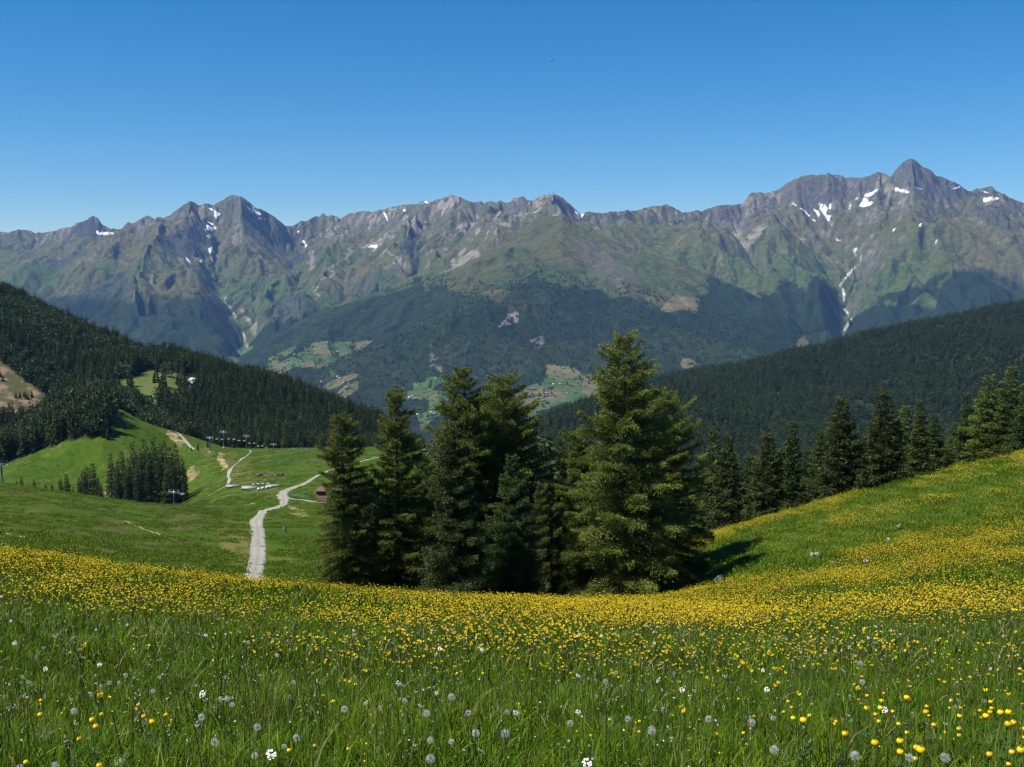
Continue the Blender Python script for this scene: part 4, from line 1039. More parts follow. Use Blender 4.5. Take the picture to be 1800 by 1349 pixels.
# scattered trees round the far fields and along the tree line of the wooded mountain
x, y, z = spread(hill, -.28, .32, 4900, 9300, 26, g)
p1, p2 = ut2px(x / y, z / y)
inf = np.zeros(len(x), bool)
for poly in FIELDS: inf |= in_poly(p1, p2, poly)
tlv = np.interp(p1, *zip(*TL))
nz_ = fbm(x / 160, y / 160, 3, 33)
k = (inf & (nz_ > .56) & (g.random(len(x)) < .35)) | ((np.abs(p2 - tlv + 6) < 16) & (g.random(len(x)) < .30) & (p1 > 690) & (p1 < 1400) & (p2 < tlv + 2)) | ((p2 > tlv) & ~inf & (g.random(len(x)) < .30) & (y < 7600))
k &= ~(in_poly(p1, p2, FIELDS[0]) | in_poly(p1, p2, FIELDS[1])) | (g.random(len(x)) < .02)
x, y, z = x[k], y[k], z[k]; n = len(x)
sz = g.uniform(.6, 1.15, n)
scatter("distant_woods", np.stack([x, y, z - .5], -1), rs(n, g, g.uniform(0, 6.28, n)), np.stack([sz * 1.3, sz * 1.3, sz], -1), g.integers(0, 5, n), far_co, "scattered dark trees between the far fields and along the tree line")
print("distant", n)
# ================================================================== lift, huts, people, stones
m_steel = noise_mat("galvanised_steel", (.20, .22, .24), (.34, .36, .38), 3, .45, 3, 0, .5, .6)
m_dsteel = noise_mat("dark_painted_steel", (.020, .028, .034), (.045, .055, .062), 2, .5, 3, 0, .4)
m_pad = noise_mat("pale_seat_pad", (.50, .42, .40), (.66, .58, .55), 2, .7, 3)
m_plank = noise_mat("weathered_planks", (.075, .050, .034), (.15, .105, .075), 2.0, .85, 6, .4, .2, stretch=(.3, .3, 6))
m_pale_wood = noise_mat("pale_cut_timber", (.34, .26, .17), (.58, .47, .33), 2.5, .85, 5, .3, .2)
m_brown_wood = noise_mat("brown_logs", (.075, .045, .028), (.17, .105, .065), 2.5, .9, 5, .4, .2)
m_sheet = noise_mat("grey_white_sheeting", (.22, .22, .21), (.33, .33, .31), 1.2, .5, 4, .1, .4)
m_orange = noise_mat("orange_red_boards", (.30, .075, .022), (.44, .13, .045), 2, .8, 4, .1, .2)
m_wrap = noise_mat("white_bale_wrap", (.36, .35, .31), (.50, .49, .45), 3, .45, 4, .2, .5)
m_plaster = noise_mat("pale_plaster", (.30, .28, .25), (.42, .40, .36), .8, .9, 4, .1, .2)
m_slate = noise_mat("grey_brown_roofing", (.12, .10, .09), (.22, .19, .17), 1.5, .8, 5, .3, .2)
m_metal_roof = noise_mat("white_metal_roofing", (.40, .41, .43), (.52, .53, .55), .8, .4, 3, .1, .5)
m_glass = noise_mat("window_glass", (.02, .025, .03), (.04, .045, .05), 2, .1, 2, 0, .6)
m_green = noise_mat("green_painted_rail", (.05, .12, .08), (.09, .19, .13), 3, .5, 3, 0, .4)
m_rock = noise_mat("pale_limestone", (.16, .155, .145), (.40, .39, .37), 5, .9, 8, .7, .2)
m_rope = noise_mat("steel_rope", (.05, .05, .055), (.09, .09, .095), 8, .5, 2, 0, .4, .5)

def ground_z(x, y): return float(alp.height(x, y)[0])
def pylon(px, d, top_py, label, yaw, base_py=None):
    u, _ = px2ut(px, 850); x = float(u) * d; z = ground_z(x, d)
    _, t = px2ut(px, top_py); H = float(t) * d - z
    r = empty("lift_pylon", (x, d, z), yaw)
    MB().box((0, 0, -.25), (1.3, 1.3, 1.1)).build("concrete_base", m_plaster, r)
    MB().tube([(0, 0, 0), (0, 0, H * .5), (0, 0, H - 1.1)], [.34, .29, .22], 12).build("mast", m_dsteel, r, True)
    MB().box((0, 0, H - 1.0), (4.7, .30, .34)).box((0, 0, H - 1.35), (2.2, .24, .3)).build("crossarm", m_steel, r)
    f = MB().tube([(-2.1, 0, H), (2.1, 0, H)], .07, 6)
    for s in (-2.05, 0, 2.05): f.tube([(s, 0, H - .9), (s, 0, H)], .06, 6)
    f.build("lifting_frame", m_steel, r)
    for s in (-2.15, 2.15):
        b = MB().box((s, 0, H - 1.28), (.10, 2.6, .16))
        for k in range(6):
            y0 = -1.1 + k * .44
            b.tube([(s - .07, y0, H - 1.42), (s + .07, y0, H - 1.42)], .19, 10)
        b.build("sheave_train", m_steel, r)
        MB().box((s * .93, .9, H - 1.8), (.5, .9, .06)).tube([(s * .93, .5, H - 1.8), (s * .93, .5, H - .9)], .025, 5).build("service_platform", m_steel, r)
    tag(r, label, "lift pylon", "pylons of the chairlift")
    return r, Vector((x, d, z + H - 1.25))
pl = []
PY = [(305, 432, 861, "lift pylon rising from the hollow beside the dark grove"), (371, 655, 767, "tall lift pylon on the knoll above the bare earth strip"), (395, 700, 757, "lift pylon before the wood, second along the line from the knoll"), (435, 735, 764.5, "lift pylon at the back edge of the plateau in front of the wood"), (482, 765, 779, "most distant lift pylon, low against the wood at the plateau edge")]
for i, (px, d, ty, lab) in enumerate(PY):
    pl.append(pylon(px, d, ty, lab, -.35 if i else -.2)[1])
pylon(4, 392, 811, "lift pylon cut by the left edge of the picture", .5)
def lerp(a, b, f): return a + (b - a) * f
for s in (-2.15, 2.15):
    m = MB()
    pts = []
    for a, b in zip(pl[:-1], pl[1:]):
        for k in range(9):
            f = k / 9; p = lerp(a, b, f).copy(); p.z -= 1.6 * 4 * f * (1 - f) * ((b - a).length / 250 + .2); p.x += s * .94; p.y += s * .34 * -1; pts.append(p)
    pts.append(pl[-1] + Vector((s * .94, -s * .34, 0)))
    m.tube(pts, .028, 5)
    tag(m.build("haul_rope", m_rope), "thin steel haul rope of the chairlift, " + ("uphill" if s < 0 else "downhill") + " strand strung between the pylons", "rope", "haul ropes of the chairlift")
    if s < 0: rope_pts = pts
    else: rope2 = pts
def chair_lift_seat():
    r = empty("lift_chair", (0, 0, 0))
    MB().tube([(0, 0, 0), (0, .12, -.8), (0, .12, -2.1), (0, -.05, -2.4)], .045, 6).build("hanger", m_dsteel, r, True)
    MB().box((0, -.45, -3.0), (2.1, .55, .10)).build("seat", m_pad, r)
    MB().box((0, -.14, -2.68), (2.1, .08, .55)).build("backrest", m_dsteel, r)
    b = MB()
    for sx in (-1.08, 1.08): b.tube([(sx, -.1, -2.4), (sx, -.1, -3.0), (sx, -.75, -3.0)], .035, 5)
    b.tube([(-1.08, -.1, -2.4), (1.08, -.1, -2.4)], .035, 5).build("seat_frame", m_dsteel, r)
    return r
def dup(root, loc, rz=0., sc=1.):
    r = root.copy(); scene.collection.objects.link(r); r.location = loc; r.rotation_euler = (0, 0, rz); r.scale = (sc,) * 3
    for ch in root.children:
        c = ch.copy(); scene.collection.objects.link(c); c.parent = r
        for gc in ch.children:
            e = gc.copy(); scene.collection.objects.link(e); e.parent = c
    return r
ch0 = chair_lift_seat()
first = True
for i, px in enumerate([322, 382, 391, 402.5, 412, 421, 430, 439, 447.5, 455, 462, 469]):
    pp = min(zip(rope_pts if i % 2 else rope2, range(999)), key=lambda q: abs(float(ut2px(q[0].x / q[0].y, q[0].z / q[0].y)[0]) - px))[1]
    R_ = rope_pts if i % 2 else rope2
    best = None
    for a, b in zip(R_[:-1], R_[1:]):
        pa, pb = (float(ut2px(q.x / q.y, q.z / q.y)[0]) for q in (a, b))
        if min(pa, pb) <= px <= max(pa, pb):
            best = lerp(a, b, (px - pa) / (pb - pa)); break
    if best is None: continue
    c = ch0 if first else dup(ch0, best)
    first = False
    c.location = best; c.rotation_euler = (0, 0, -.4)
    tag(c, "empty chairlift seat hanging alone beside the dark grove" if i == 0 else ("pale chairlift seat hanging between the knoll pylon and the next" if px < 395 else "pale chairlift seat before the wood on the span along the plateau edge"), "lift chair", "chairs on the lift line")

def house(name, x, y, z, w, l, h, rh, yaw, wall, roof, label, cat, group=None, detail=True, eave=.45):
    r = empty(name, (x, y, z), yaw)
    m = MB().box((0, 0, h / 2 - .5), (w, l, h + 1))
    for s in (-1, 1):
        i = m.n(); yy = s * l / 2 * .998
        m.v += [(-w / 2, yy, h), (w / 2, yy, h), (0, yy, h + rh)]; m.t.append([i, i + 1, i + 2])
    m.build("wall", wall, r)
    k = MB()
    for s in (-1, 1):
        sl = math.atan2(rh, w / 2); ln = math.hypot(w / 2, rh) + eave
        c = Vector((s * (w / 4 + eave * .5 * math.cos(sl)), 0, h + rh / 2 - eave * .5 * math.sin(sl) + .12))
        k.box(c, (ln, l + 2 * eave, .16), Matrix.Rotation(s * sl, 3, 'Y'))
    k.build("roof", roof, r)
    if detail:
        MB().box((w * .18, -l / 2 - .03, 1.0), (1.0, .08, 2.0)).build("door", m_plank, r)
        for a in (-.28, .02):
            wn_ = MB().box((w * a, -l / 2 - .03, h * .58), (.9, .08, 1.0)).build("window", m_glass, r)
            MB().box((w * a, -l / 2 - .05, h * .58 - .55), (1.1, .14, .1)).build("sill", m_plaster, wn_)
        for b in (-.25, .25):
            MB().box((-w / 2 - .03, l * b, h * .58), (.08, .9, 1.0)).build("window", m_glass, r)
    return tag(r, label, cat, group)
p = alp.hit(585, 884, 300, 440)
house("barn", p.x + 5.0, p.y + 2, p.z, 8.0, 20.0, 4.2, .6, math.radians(84), m_plank, m_brown_wood, "long brown plank barn half hidden behind the left larch", "barn")
p = alp.hit(342, 678, 850, 1260)
house("mountain_hut", p.x, p.y, p.z + .8, 6.5, 8.5, 5.0, 1.8, math.radians(62), m_plaster, m_metal_roof, "hut with a white metal roof at the edge of the forest clearing", "hut")
p = alp.hit(330, 676, 850, 1260)
house("stone_shed", p.x, p.y, p.z, 3.2, 4.2, 2.6, 1.0, math.radians(40), m_plaster, m_slate, "little pale stone shed left of the white roofed hut", "shed")

def hit_grid(sh, px, py, d0, d1):
    u, t = (float(v) for v in px2ut(px, py))
    d = np.linspace(d0, d1, 1500); zz = sh.grid(u * d, d)
    j = np.where(zz >= t * d)[0]; k = j[0] if len(j) else int(np.argmax(zz - t * d))
    return Vector((u * d[k], d[k], float(zz[k])))
HO = [(541, 621, 'on the upper terrace'), (554, 614, 'on the upper terrace'), (563, 640, 'in the dry lower field'), (560, 644, 'in the dry lower field'), (583, 618, 'on the upper terrace'), (593, 619, 'on the upper terrace'), (610, 630, 'at the wooded lower rim'), (615, 631, 'at the wooded lower rim'), (533, 641, 'in the dry lower field'), (506, 638, 'at the left end'), (512, 640, 'at the left end'), (575, 603, 'at the top edge'), (536, 612, 'on the upper terrace'), (518, 624, 'at the left end')]
for i, (px, py, wh) in enumerate(HO):
    p = hit_grid(hill, px, py, 5200, 8300)
    house("farmhouse", p.x, p.y, p.z, 7, 10 + 4 * (i % 3), 4.5, 2.2, i * .9, m_plaster, m_metal_roof if i % 2 else m_slate, ("pale farmhouse with a light roof " if i % 2 else "pale farmhouse with a dark roof ") + wh + " of the left valley fields", "farmhouse", "farmhouses in the left valley fields", False, .5)
for i, (px, py) in enumerate([(609, 657), (593, 663), (597, 666), (604, 674), (608, 682), (565, 672)]):
    p = hit_grid(hill, px, py, 5000, 8000)
    house("farmhouse", p.x, p.y, p.z, 7, 10, 4.5, 2.2, i * .9, m_plaster, m_metal_roof, "tiny pale farmhouse on the narrow green strips below the left valley fields", "farmhouse", "farmhouses on the green strips", False, .5)
for i, (px, py, lab) in enumerate([(766, 667, "lone white-roofed house at the top of the middle clearing"), (720, 700, "leftmost pale house of the row on the middle clearing"), (726, 698, "broad pale house in the row on the middle clearing"), (731, 701, "rightmost pale house of the row on the middle clearing"), (758, 726, "left one of two pale houses near the foot of the middle clearing"), (764, 728, "right one of two pale houses near the foot of the middle clearing"), (734, 730, "white house at the edge of the small wood low in the middle clearing"),
    (990, 648, "shed near the top of the right-hand fields"), (985, 676, "white-fronted house alone in the centre of the right-hand fields"), (973, 677, "pale house beside a tree in the right-hand fields"), (959, 692, "house with a bright roof above the copse in the right-hand fields"), (965, 691, "second house above the copse in the right-hand fields"), (997, 692, "long dark-roofed farm at the right of the right-hand fields"), (944, 702, "small white house at the lower edge of the right-hand fields"), (955, 706, "brown house under the lower edge of the right-hand fields"), (898, 692, "white house at the left tip of the right-hand fields"), (886, 696, "white house just beside the tall larch top")]):
    p = hit_grid(hill, px, py, 4800, 8000)
    house("farmhouse", p.x, p.y, p.z, 8, 11 + 4 * (i % 3), 5, 2.4, .4 + i * .8, m_plaster if 'brown' not in lab else m_plank, m_slate if ('dark' in lab or 'brown' in lab or i % 3 == 2) else m_metal_roof, lab, "farmhouse", "farmhouses in the middle and right clearings", False, .5)

# shelters, bales and timber on the plateau
def on_alp(px, py, d0=430, d1=740): return alp.hit(px, py, d0, d1)
for i, (px, py, w, l, yaw, lab) in enumerate([(409, 857, 5.6, 2.2, .22, "low shelter with a pale sheet roof, leftmost beside the footpath"), (438, 860, 6.4, 3.4, .1, "larger low shelter with orange-red front boards, middle of the three"), (480, 857, 5.8, 2.2, .42, "low pale-roofed shelter at the right end of the strip, nearest the road")]):
    p = on_alp(px, py)
    r = empty("low_shelter", p, yaw)
    Rm = Matrix.Rotation(.16, 3, 'X')
    MB().box((0, 0, .85), (w, l, .10), Rm).build("roof", m_sheet, r)
    MB().box((-w * .18, -l / 2 + .15, .28), (w * .6, .10, .7)).build("front_boards", m_orange if i < 2 else m_brown_wood, r)
    for sx in (-.46, .46):
        for sy in (-.42, .42):
            MB().tube([(w * sx, l * sy, -.3), (w * sx, l * sy, .80 + l * sy * .15)], .06, 6).build("post", m_brown_wood, r)
    tag(r, lab, "shelter", "low shelters on the plateau")
b = MB()
for k in range(14):
    f = k / 13; p = on_alp(444 + f * 32, 852.5 + .8 * math.sin(k * 1.7) - f * 1.2)
    if k: b.tube([pv, p + Vector((0, 0, .35))], .22, 6)
    pv = p + Vector((0, 0, .35))
tag(b.build("tarpaulin_roll", m_wrap), "narrow white wavy tarpaulin strip lying between the low shelters", "tarpaulin")
for i, (px, py) in enumerate([(455, 863), (462, 861.5), (469.5, 860), (475.5, 859)]):
    p = on_alp(px, py)
    r = empty("hay_bale", p, .5)
    m = MB(); n = 14
    prof = [(-.68, .55), (-.62, .68), (0, .72), (.62, .68), (.68, .55)]
    m.tube([(a, 0, .62) for a, _ in prof], [q for _, q in prof], n).build("wrapping", m_wrap, r, True)
    MB().tube([(-.685, 0, .62), (-.70, 0, .62)], [.5, .42], n).build("wrapped_end", m_wrap, r)
    tag(r, "white round hay bale, %s in the row of four" % ("first on the left", "second from the left", "third from the left", "last on the right")[i], "hay bale", "white hay bales in a row")
for j, (px, py, n, spx, lab) in enumerate([(463, 836, 30, 5.2, "long heap of brown logs and pale cut timber, left of two on the plateau"), (493, 836.5, 20, 3.4, "smaller heap of brown logs with pale stones at its right end")]):
    p = on_alp(px, py)
    r = empty("timber_heap", p, .1)
    gg = np.random.default_rng(700 + j)
    for nm, mat, cnt in (("logs", m_brown_wood, n), ("pale_timber", m_pale_wood, int(n * .8))):
        b = MB()
        for k in range(cnt):
            cx, cy = gg.normal() * spx * .55, gg.normal() * 1.3
            cz = .25 + abs(gg.normal()) * .55 * math.exp(-(cx / spx) ** 2 * 1.2); a = gg.uniform(0, 3.14) if nm == "logs" else gg.normal() * .8; l = gg.uniform(.8, 2.2)
            d = Vector((math.cos(a), math.sin(a) * .8, gg.normal() * .18)) * l / 2
            c = Vector((cx, cy, cz)); b.tube([c - d, c + d], gg.uniform(.13, .28), 7)
        b.build(nm, mat, r)
    tag(r, lab, "timber heap", "timber heaps on the plateau")
# guard rail in the bend
r = empty("guard_rail", on_alp(512, 873, 330, 460))
inv = r.location
pp = [on_alp(a, c, 330, 470) for a, c in ((505, 866), (507, 869.5), (511, 872), (517, 874), (524, 875), (533, 876), (543, 876.5))]
for hgt, nm in ((.95, "top_rail"), (.5, "middle_rail")):
    MB().tube([q - inv + Vector((0, 0, hgt)) for q in pp], .07, 6).build(nm, m_green, r)
for q in pp: MB().tube([q - inv, q - inv + Vector((0, 0, 1.0))], .06, 6).build("post", m_green, r)
tag(r, "green tubular railing round the inside of the road bend", "railing")

# boulders
def boulder(name, p, sx, sy, sz, seed, label, group=None, sink=.3, yaw=0., tilt=0.):
    nu, nv = 28, 18
    a, b = np.meshgrid(np.linspace(0, 2 * np.pi, nu, endpoint=False), np.linspace(-np.pi / 2, np.pi / 2, nv))
    v = np.stack([np.cos(b) * np.cos(a), np.cos(b) * np.sin(a), np.sin(b)], -1)
    n = fbm(v[..., 0] * 1.3 + seed * 7 + v[..., 2], v[..., 1] * 1.3 + v[..., 2] * .9, 4, seed) - .5
    n2_ = np.abs(fbm(v[..., 0] * 3 + seed, v[..., 1] * 3 - v[..., 2] * 2.5, 3, seed + 9) - .5)
    v = v * (1 + .75 * n - .5 * n2_)[..., None]
    v = np.sign(v) * np.abs(v) ** .85 * np.array([sx, sy, sz])
    if tilt: v[..., 2] += v[..., 0] * tilt
    idx = np.arange(nu * nv).reshape(nv, nu)
    q = np.stack([idx[:-1], np.roll(idx, -1, 1)[:-1], np.roll(idx, -1, 1)[1:], idx[1:]], -1).reshape(-1, 4)
    o = make_mesh(name, v.reshape(-1, 3), q, m_rock)
    o.location = p + Vector((0, 0, sz * (1 - sink))); o.rotation_euler = (0, 0, yaw)
    return tag(o, label, "boulder", group)
p = alp.hit(1264, 1022, 54, 88, up=.15)
boulder("boulder", p, .34, .28, .27, 31, "white spotted boulder at the foot of the slope beside the larch shadow", "boulders on the right slope", .1, .2, .25)
BL = [(1395, 994, "leftmost pale stone in the green swathe of the right slope"), (1426, 1000, "lowest pale stone in the green swathe of the right slope"), (1428, 975, "flat pale stone above the two left ones on the right slope"), (1437, 975, "small pale stone touching the flat one on the right slope"), (1467, 989, "pale stone in the middle of the stony patch on the right slope"), (1523, 986, "pale stone alone at the right of the stony patch"), (1562, 949, "pale stone higher up the slope, below the topmost one"), (1581, 926, "topmost pale stone on the right slope")]
for i, (px, py, lab) in enumerate(BL):
    p = alp.hit(px, py, 50, 96, up=.22)
    k = p.y / 70; p.z += .08
    boulder("boulder", p, .19 * k, .15 * k, .14 * k, 50 + i, lab, "boulders on the right slope", .0, i * .7)
# little stones strewn over the plateau
gg = np.random.default_rng(33)
st_pts = [(500 + gg.uniform(0, 70), 789 + abs(gg.normal()) * 1.5) for _ in range(26)] + [(533 + gg.normal() * 5, 823 + gg.normal() * 1.2) for _ in range(10)] + [(490 + gg.uniform(0, 70), 795 + gg.uniform(0, 30)) for _ in range(12)] + [(338 + gg.normal() * 6, 834 + gg.normal() * 8) for _ in range(20)] + [(345 + gg.uniform(0, 60), 815 + gg.uniform(0, 50)) for _ in range(14)] + [(465 + gg.uniform(0, 40), 844 + gg.uniform(0, 22)) for _ in range(14)] + [(640 + gg.uniform(-25, 25), 806 - gg.uniform(-3, 3)) for _ in range(16)]
stc = []
for i in range(3):
    o = boulder("stone", Vector((0, 0, 0)), .42, .36, .3, 80 + i, "x"); scene.collection.objects.unlink(o)
    for kk in ("label", "category"): del o[kk]
    o.location = (0, 0, 0); stc.append(o)
st_co = proto("stone", stc)
P_ = np.array([tuple(alp.hit(a, b_, 500, 735)) for a, b_ in st_pts]); n = len(P_)
s_ = gg.uniform(.4, 1.0, n)
scatter("stones", P_ + np.array([0, 0, .12]), np.stack([0 * s_, 0 * s_, gg.uniform(0, 6, n)], -1), np.stack([s_] * 3, -1), gg.integers(0, 3, n), st_co, "little pale stones strewn over the grassy plateau")

# two walkers on the grass beside the road
def skin_mesh(name, joints, edges, mat, parent, root=0, sub=2):
    me = bpy.data.meshes.new(name)
    me.from_pydata([j[:3] for j in joints], edges, [])
    o = bpy.data.objects.new(name, me); scene.collection.objects.link(o); o.parent = parent
    sk = o.modifiers.new("skin", 'SKIN'); sk.use_smooth_shade = True
    for i, j in enumerate(joints):
        sv = me.skin_vertices[0].data[i]; r_ = j[3]
        sv.radius = r_ if isinstance(r_, tuple) else (r_, r_); sv.use_root = i == root
    ss = o.modifiers.new("sub", 'SUBSURF'); ss.levels = sub; ss.render_levels = sub
    me.materials.append(mat)
    return o
def person(px, py, yaw, cols, label, phase):
    p = alp.hit(px, py, 200, 330)
    r = empty("person", p, yaw)
    mk = lambda nm, c: noise_mat(nm, tuple(.8 * v for v in c), c, 6, .8, 3, 0, .2)
    sk_, sh, tr, hr, bp = mk("skin", (.42, .27, .20)), mk("shirt_cloth", cols[0]), mk("trouser_cloth", cols[1]), mk("hair", cols[2]), mk("rucksack_cloth", cols[3])
    f = phase
    J = [(0, 0, .95, (.15, .11)), (0, .0, 1.12, (.135, .10)), (0, .01, 1.34, (.17, .115)), (0, 0, 1.47, (.07, .07)), (0, -.01, 1.56, (.066, .075)), (0, -.015, 1.64, (.082, .10)), (0, -.005, 1.74, (.06, .075)),
         (.20, .01, 1.40, .06), (.25, .02 + .05 * f, 1.14, .043), (.25, -.05 + .12 * f, .90, .032), (.25, -.07 + .13 * f, .83, .036),
         (-.20, .01, 1.40, .06), (-.25, .02 - .05 * f, 1.14, .043), (-.25, -.05 - .12 * f, .90, .032), (-.25, -.07 - .13 * f, .83, .036),
         (.10, 0, .88, .095), (.10, -.14 * f, .49, .062), (.10, -.06 * f, .09, .04), (.11, -.06 * f - .16, .035, .036),
         (-.10, 0, .88, .095), (-.10, .12 * f, .49, .062), (-.10, .24 * f, .10, .04), (-.11, .24 * f - .15, .035, .036)]
    E = [(0, 1), (1, 2), (2, 3), (3, 4), (4, 5), (5, 6), (2, 7), (7, 8), (8, 9), (9, 10), (2, 11), (11, 12), (12, 13), (13, 14), (0, 15), (15, 16), (16, 17), (17, 18), (0, 19), (19, 20), (20, 21), (21, 22)]
    for s, h in ((1, 10), (-1, 14)):           # five unequal fingers on each hand
        bx, by, bz, _ = J[h]
        for k, (dx, dy, L) in enumerate(((.0, -.030, .065), (.004, -.011, .080), (.004, .009, .085), (.002, .028, .070))):
            i0 = len(J)
            J += [(bx + s * dx, by + dy, bz - .045, .0095), (bx + s * dx, by + dy - .004, bz - .045 - L * .55, .0085), (bx + s * (dx - .008), by + dy - .012, bz - .045 - L, .007)]
            E += [(h, i0), (i0, i0 + 1), (i0 + 1, i0 + 2)]
        i0 = len(J)
        J += [(bx - s * .012, by - .045, bz - .005, .011), (bx - s * .016, by - .062, bz - .045, .009)]; E += [(h, i0), (i0, i0 + 1)]
    skin_mesh("body", J, E, sk_, r)
    skin_mesh("shirt", [(0, 0, .93, (.165, .125)), (0, 0, 1.12, (.15, .115)), (0, .01, 1.34, (.185, .13)), (0, 0, 1.45, (.09, .085)), (.205, .01, 1.40, .075), (.25, .02 + .05 * f, 1.14, .058), (-.205, .01, 1.40, .075), (-.25, .02 - .05 * f, 1.14, .058)], [(0, 1), (1, 2), (2, 3), (2, 4), (4, 5), (2, 6), (6, 7)], sh, r)
    skin_mesh("trousers", [(0, 0, .96, (.16, .12)), (.10, 0, .87, .108), (.10, -.14 * f, .49, .078), (.10, -.06 * f, .12, .06), (-.10, 0, .87, .108), (-.10, .12 * f, .49, .078), (-.10, .24 * f, .13, .06)], [(0, 1), (1, 2), (2, 3), (0, 4), (4, 5), (5, 6)], tr, r)
    skin_mesh("hair", [(0, .02, 1.66, (.086, .095)), (0, .02, 1.735, (.082, .09)), (0, .015, 1.79, (.05, .055))], [(0, 1), (1, 2)], hr, r)
    skin_mesh("rucksack", [(0, .17, 1.06, (.13, .08)), (0, .19, 1.22, (.14, .10)), (0, .17, 1.40, (.11, .075))], [(0, 1), (1, 2)], bp, r)
    MB().tube([(0, -.105, 1.615), (0, -.128, 1.60), (0, -.105, 1.585)], [.008, .016, .010], 6).build("nose", sk_, r, True)
    for s in (-.032, .032): MB().tube([(s, -.085, 1.64), (s, -.100, 1.64)], [.012, .007], 8).build("eye", hr, r)
    MB().box((0, -.098, 1.555), (.045, .012, .010)).build("mouth", sk_, r)
    for s in (-.085, .085): MB().tube([(s * .93, -.005, 1.60), (s * 1.08, .0, 1.625), (s * .97, .0, 1.65)], [.008, .014, .008], 6).build("ear", sk_, r, True)
    return tag(r, label, "person", "walkers by the road")
person(499.3, 936.5, .3, ((.50, .40, .26), (.36, .30, .17), (.16, .10, .05), (.30, .16, .05)), "walker in pale tan clothes on the grass right of the road", 1.0)
person(502.8, 936.0, .15, ((.10, .025, .035), (.012, .012, .014), (.20, .15, .09), (.02, .015, .018)), "walker in dark red and black clothes on the grass right of the road", -.8)

# birds
def bird(pos, span, yaw, roll, label):
    r = empty("bird", pos, yaw); r.rotation_euler = (0, roll, yaw)
    m_b = bpy.data.materials.get("dark_feathers") or noise_mat("dark_feathers", (.012, .012, .015), (.03, .03, .035), 20, .7, 3)
    MB().tube([(0, -.20 * span, 0), (0, -.13 * span, 0), (0, 0, 0), (0, .14 * span, 0), (0, .24 * span, 0)], [.006 * span, .04 * span, .055 * span, .03 * span, .008 * span], 8).build("body", m_b, r, True)
    for s in (-1, 1):
        m = MB(); rib = [(0, -.09, .09, .01), (.2, -.12, .07, .05), (.38, -.05, .09, .06), (.52, .10, .13, .05)]
        for x0, y0, y1, z0 in rib:
            for dz in (.008, -.008): m.v += [(s * x0 * span, y0 * span, (z0 + dz) * span), (s * x0 * span, y1 * span, (z0 + dz * .4) * span)]
        for k in range(3):
            a = k * 4
            m.q += [[a, a + 1, a + 5, a + 4], [a + 2, a + 6, a + 7, a + 3], [a, a + 4, a + 6, a + 2], [a + 1, a + 3, a + 7, a + 5]]
        m.build("wing", m_b, r)
    i = MB(); i.box((0, .28 * span, 0), (.09 * span, .12 * span, .01 * span)); i.build("tail", m_b, r)
    return tag(r, label, "bird")
bird(P(970.5, 108, 95), .42, 1.2, -.62, "small dark bird gliding high in the middle of the sky")
bird(P(1406, 157, 190), .42, .3, .5, "tiny dark speck of a bird over the right-hand peaks")
# ================================================================== the flowering meadow
m_grass = leaf_mat("grass_blades", (.040, .094, .003), (.165, .250, .012), .42, .5, .14, .28, .022, (1.15, 1.05, .5))
m_straw = leaf_mat("dry_stalks", (.16, .12, .055), (.34, .28, .15), .2, .6, .2, .2, .02)
m_herb = leaf_mat("herb_leaves", (.032, .080, .012), (.080, .150, .030), .32, .4, .5, .25, .02, (1.1, 1.05, .5))
m_yel = leaf_mat("yellow_petals", (.86, .62, .010), (.95, .82, .030), .45, .35, .4, .12, .012)
m_gold = leaf_mat("golden_petals", (.88, .52, .006), (.95, .70, .012), .45, .4, .3, .14, .015)
m_lemon = leaf_mat("lemon_petals", (.86, .74, .02), (.95, .90, .06), .45, .35, .4, .10, .01)
m_white = leaf_mat("white_petals", (.55, .50, .48), (.80, .78, .74), .3, .5, .3, .1, .02)
m_pink = leaf_mat("pink_petals", (.45, .26, .30), (.66, .50, .50), .3, .5, .3, .1, .02)
m_stem = leaf_mat("flower_stems", (.060, .105, .022), (.105, .13, .04), .1, .5, .3, .15, .01)
m_pappus = leaf_mat("dandelion_seed_parachutes", (.62, .60, .56), (.85, .84, .80), .45, .6, .2, .08, .0)
m_seed = leaf_mat("dandelion_seeds", (.16, .11, .06), (.30, .22, .14), .1, .6, .2, .1, .0)
m_rust = leaf_mat("rusty_seed_spikes", (.14, .055, .03), (.28, .13, .07), .1, .7, .2, .2, .02)

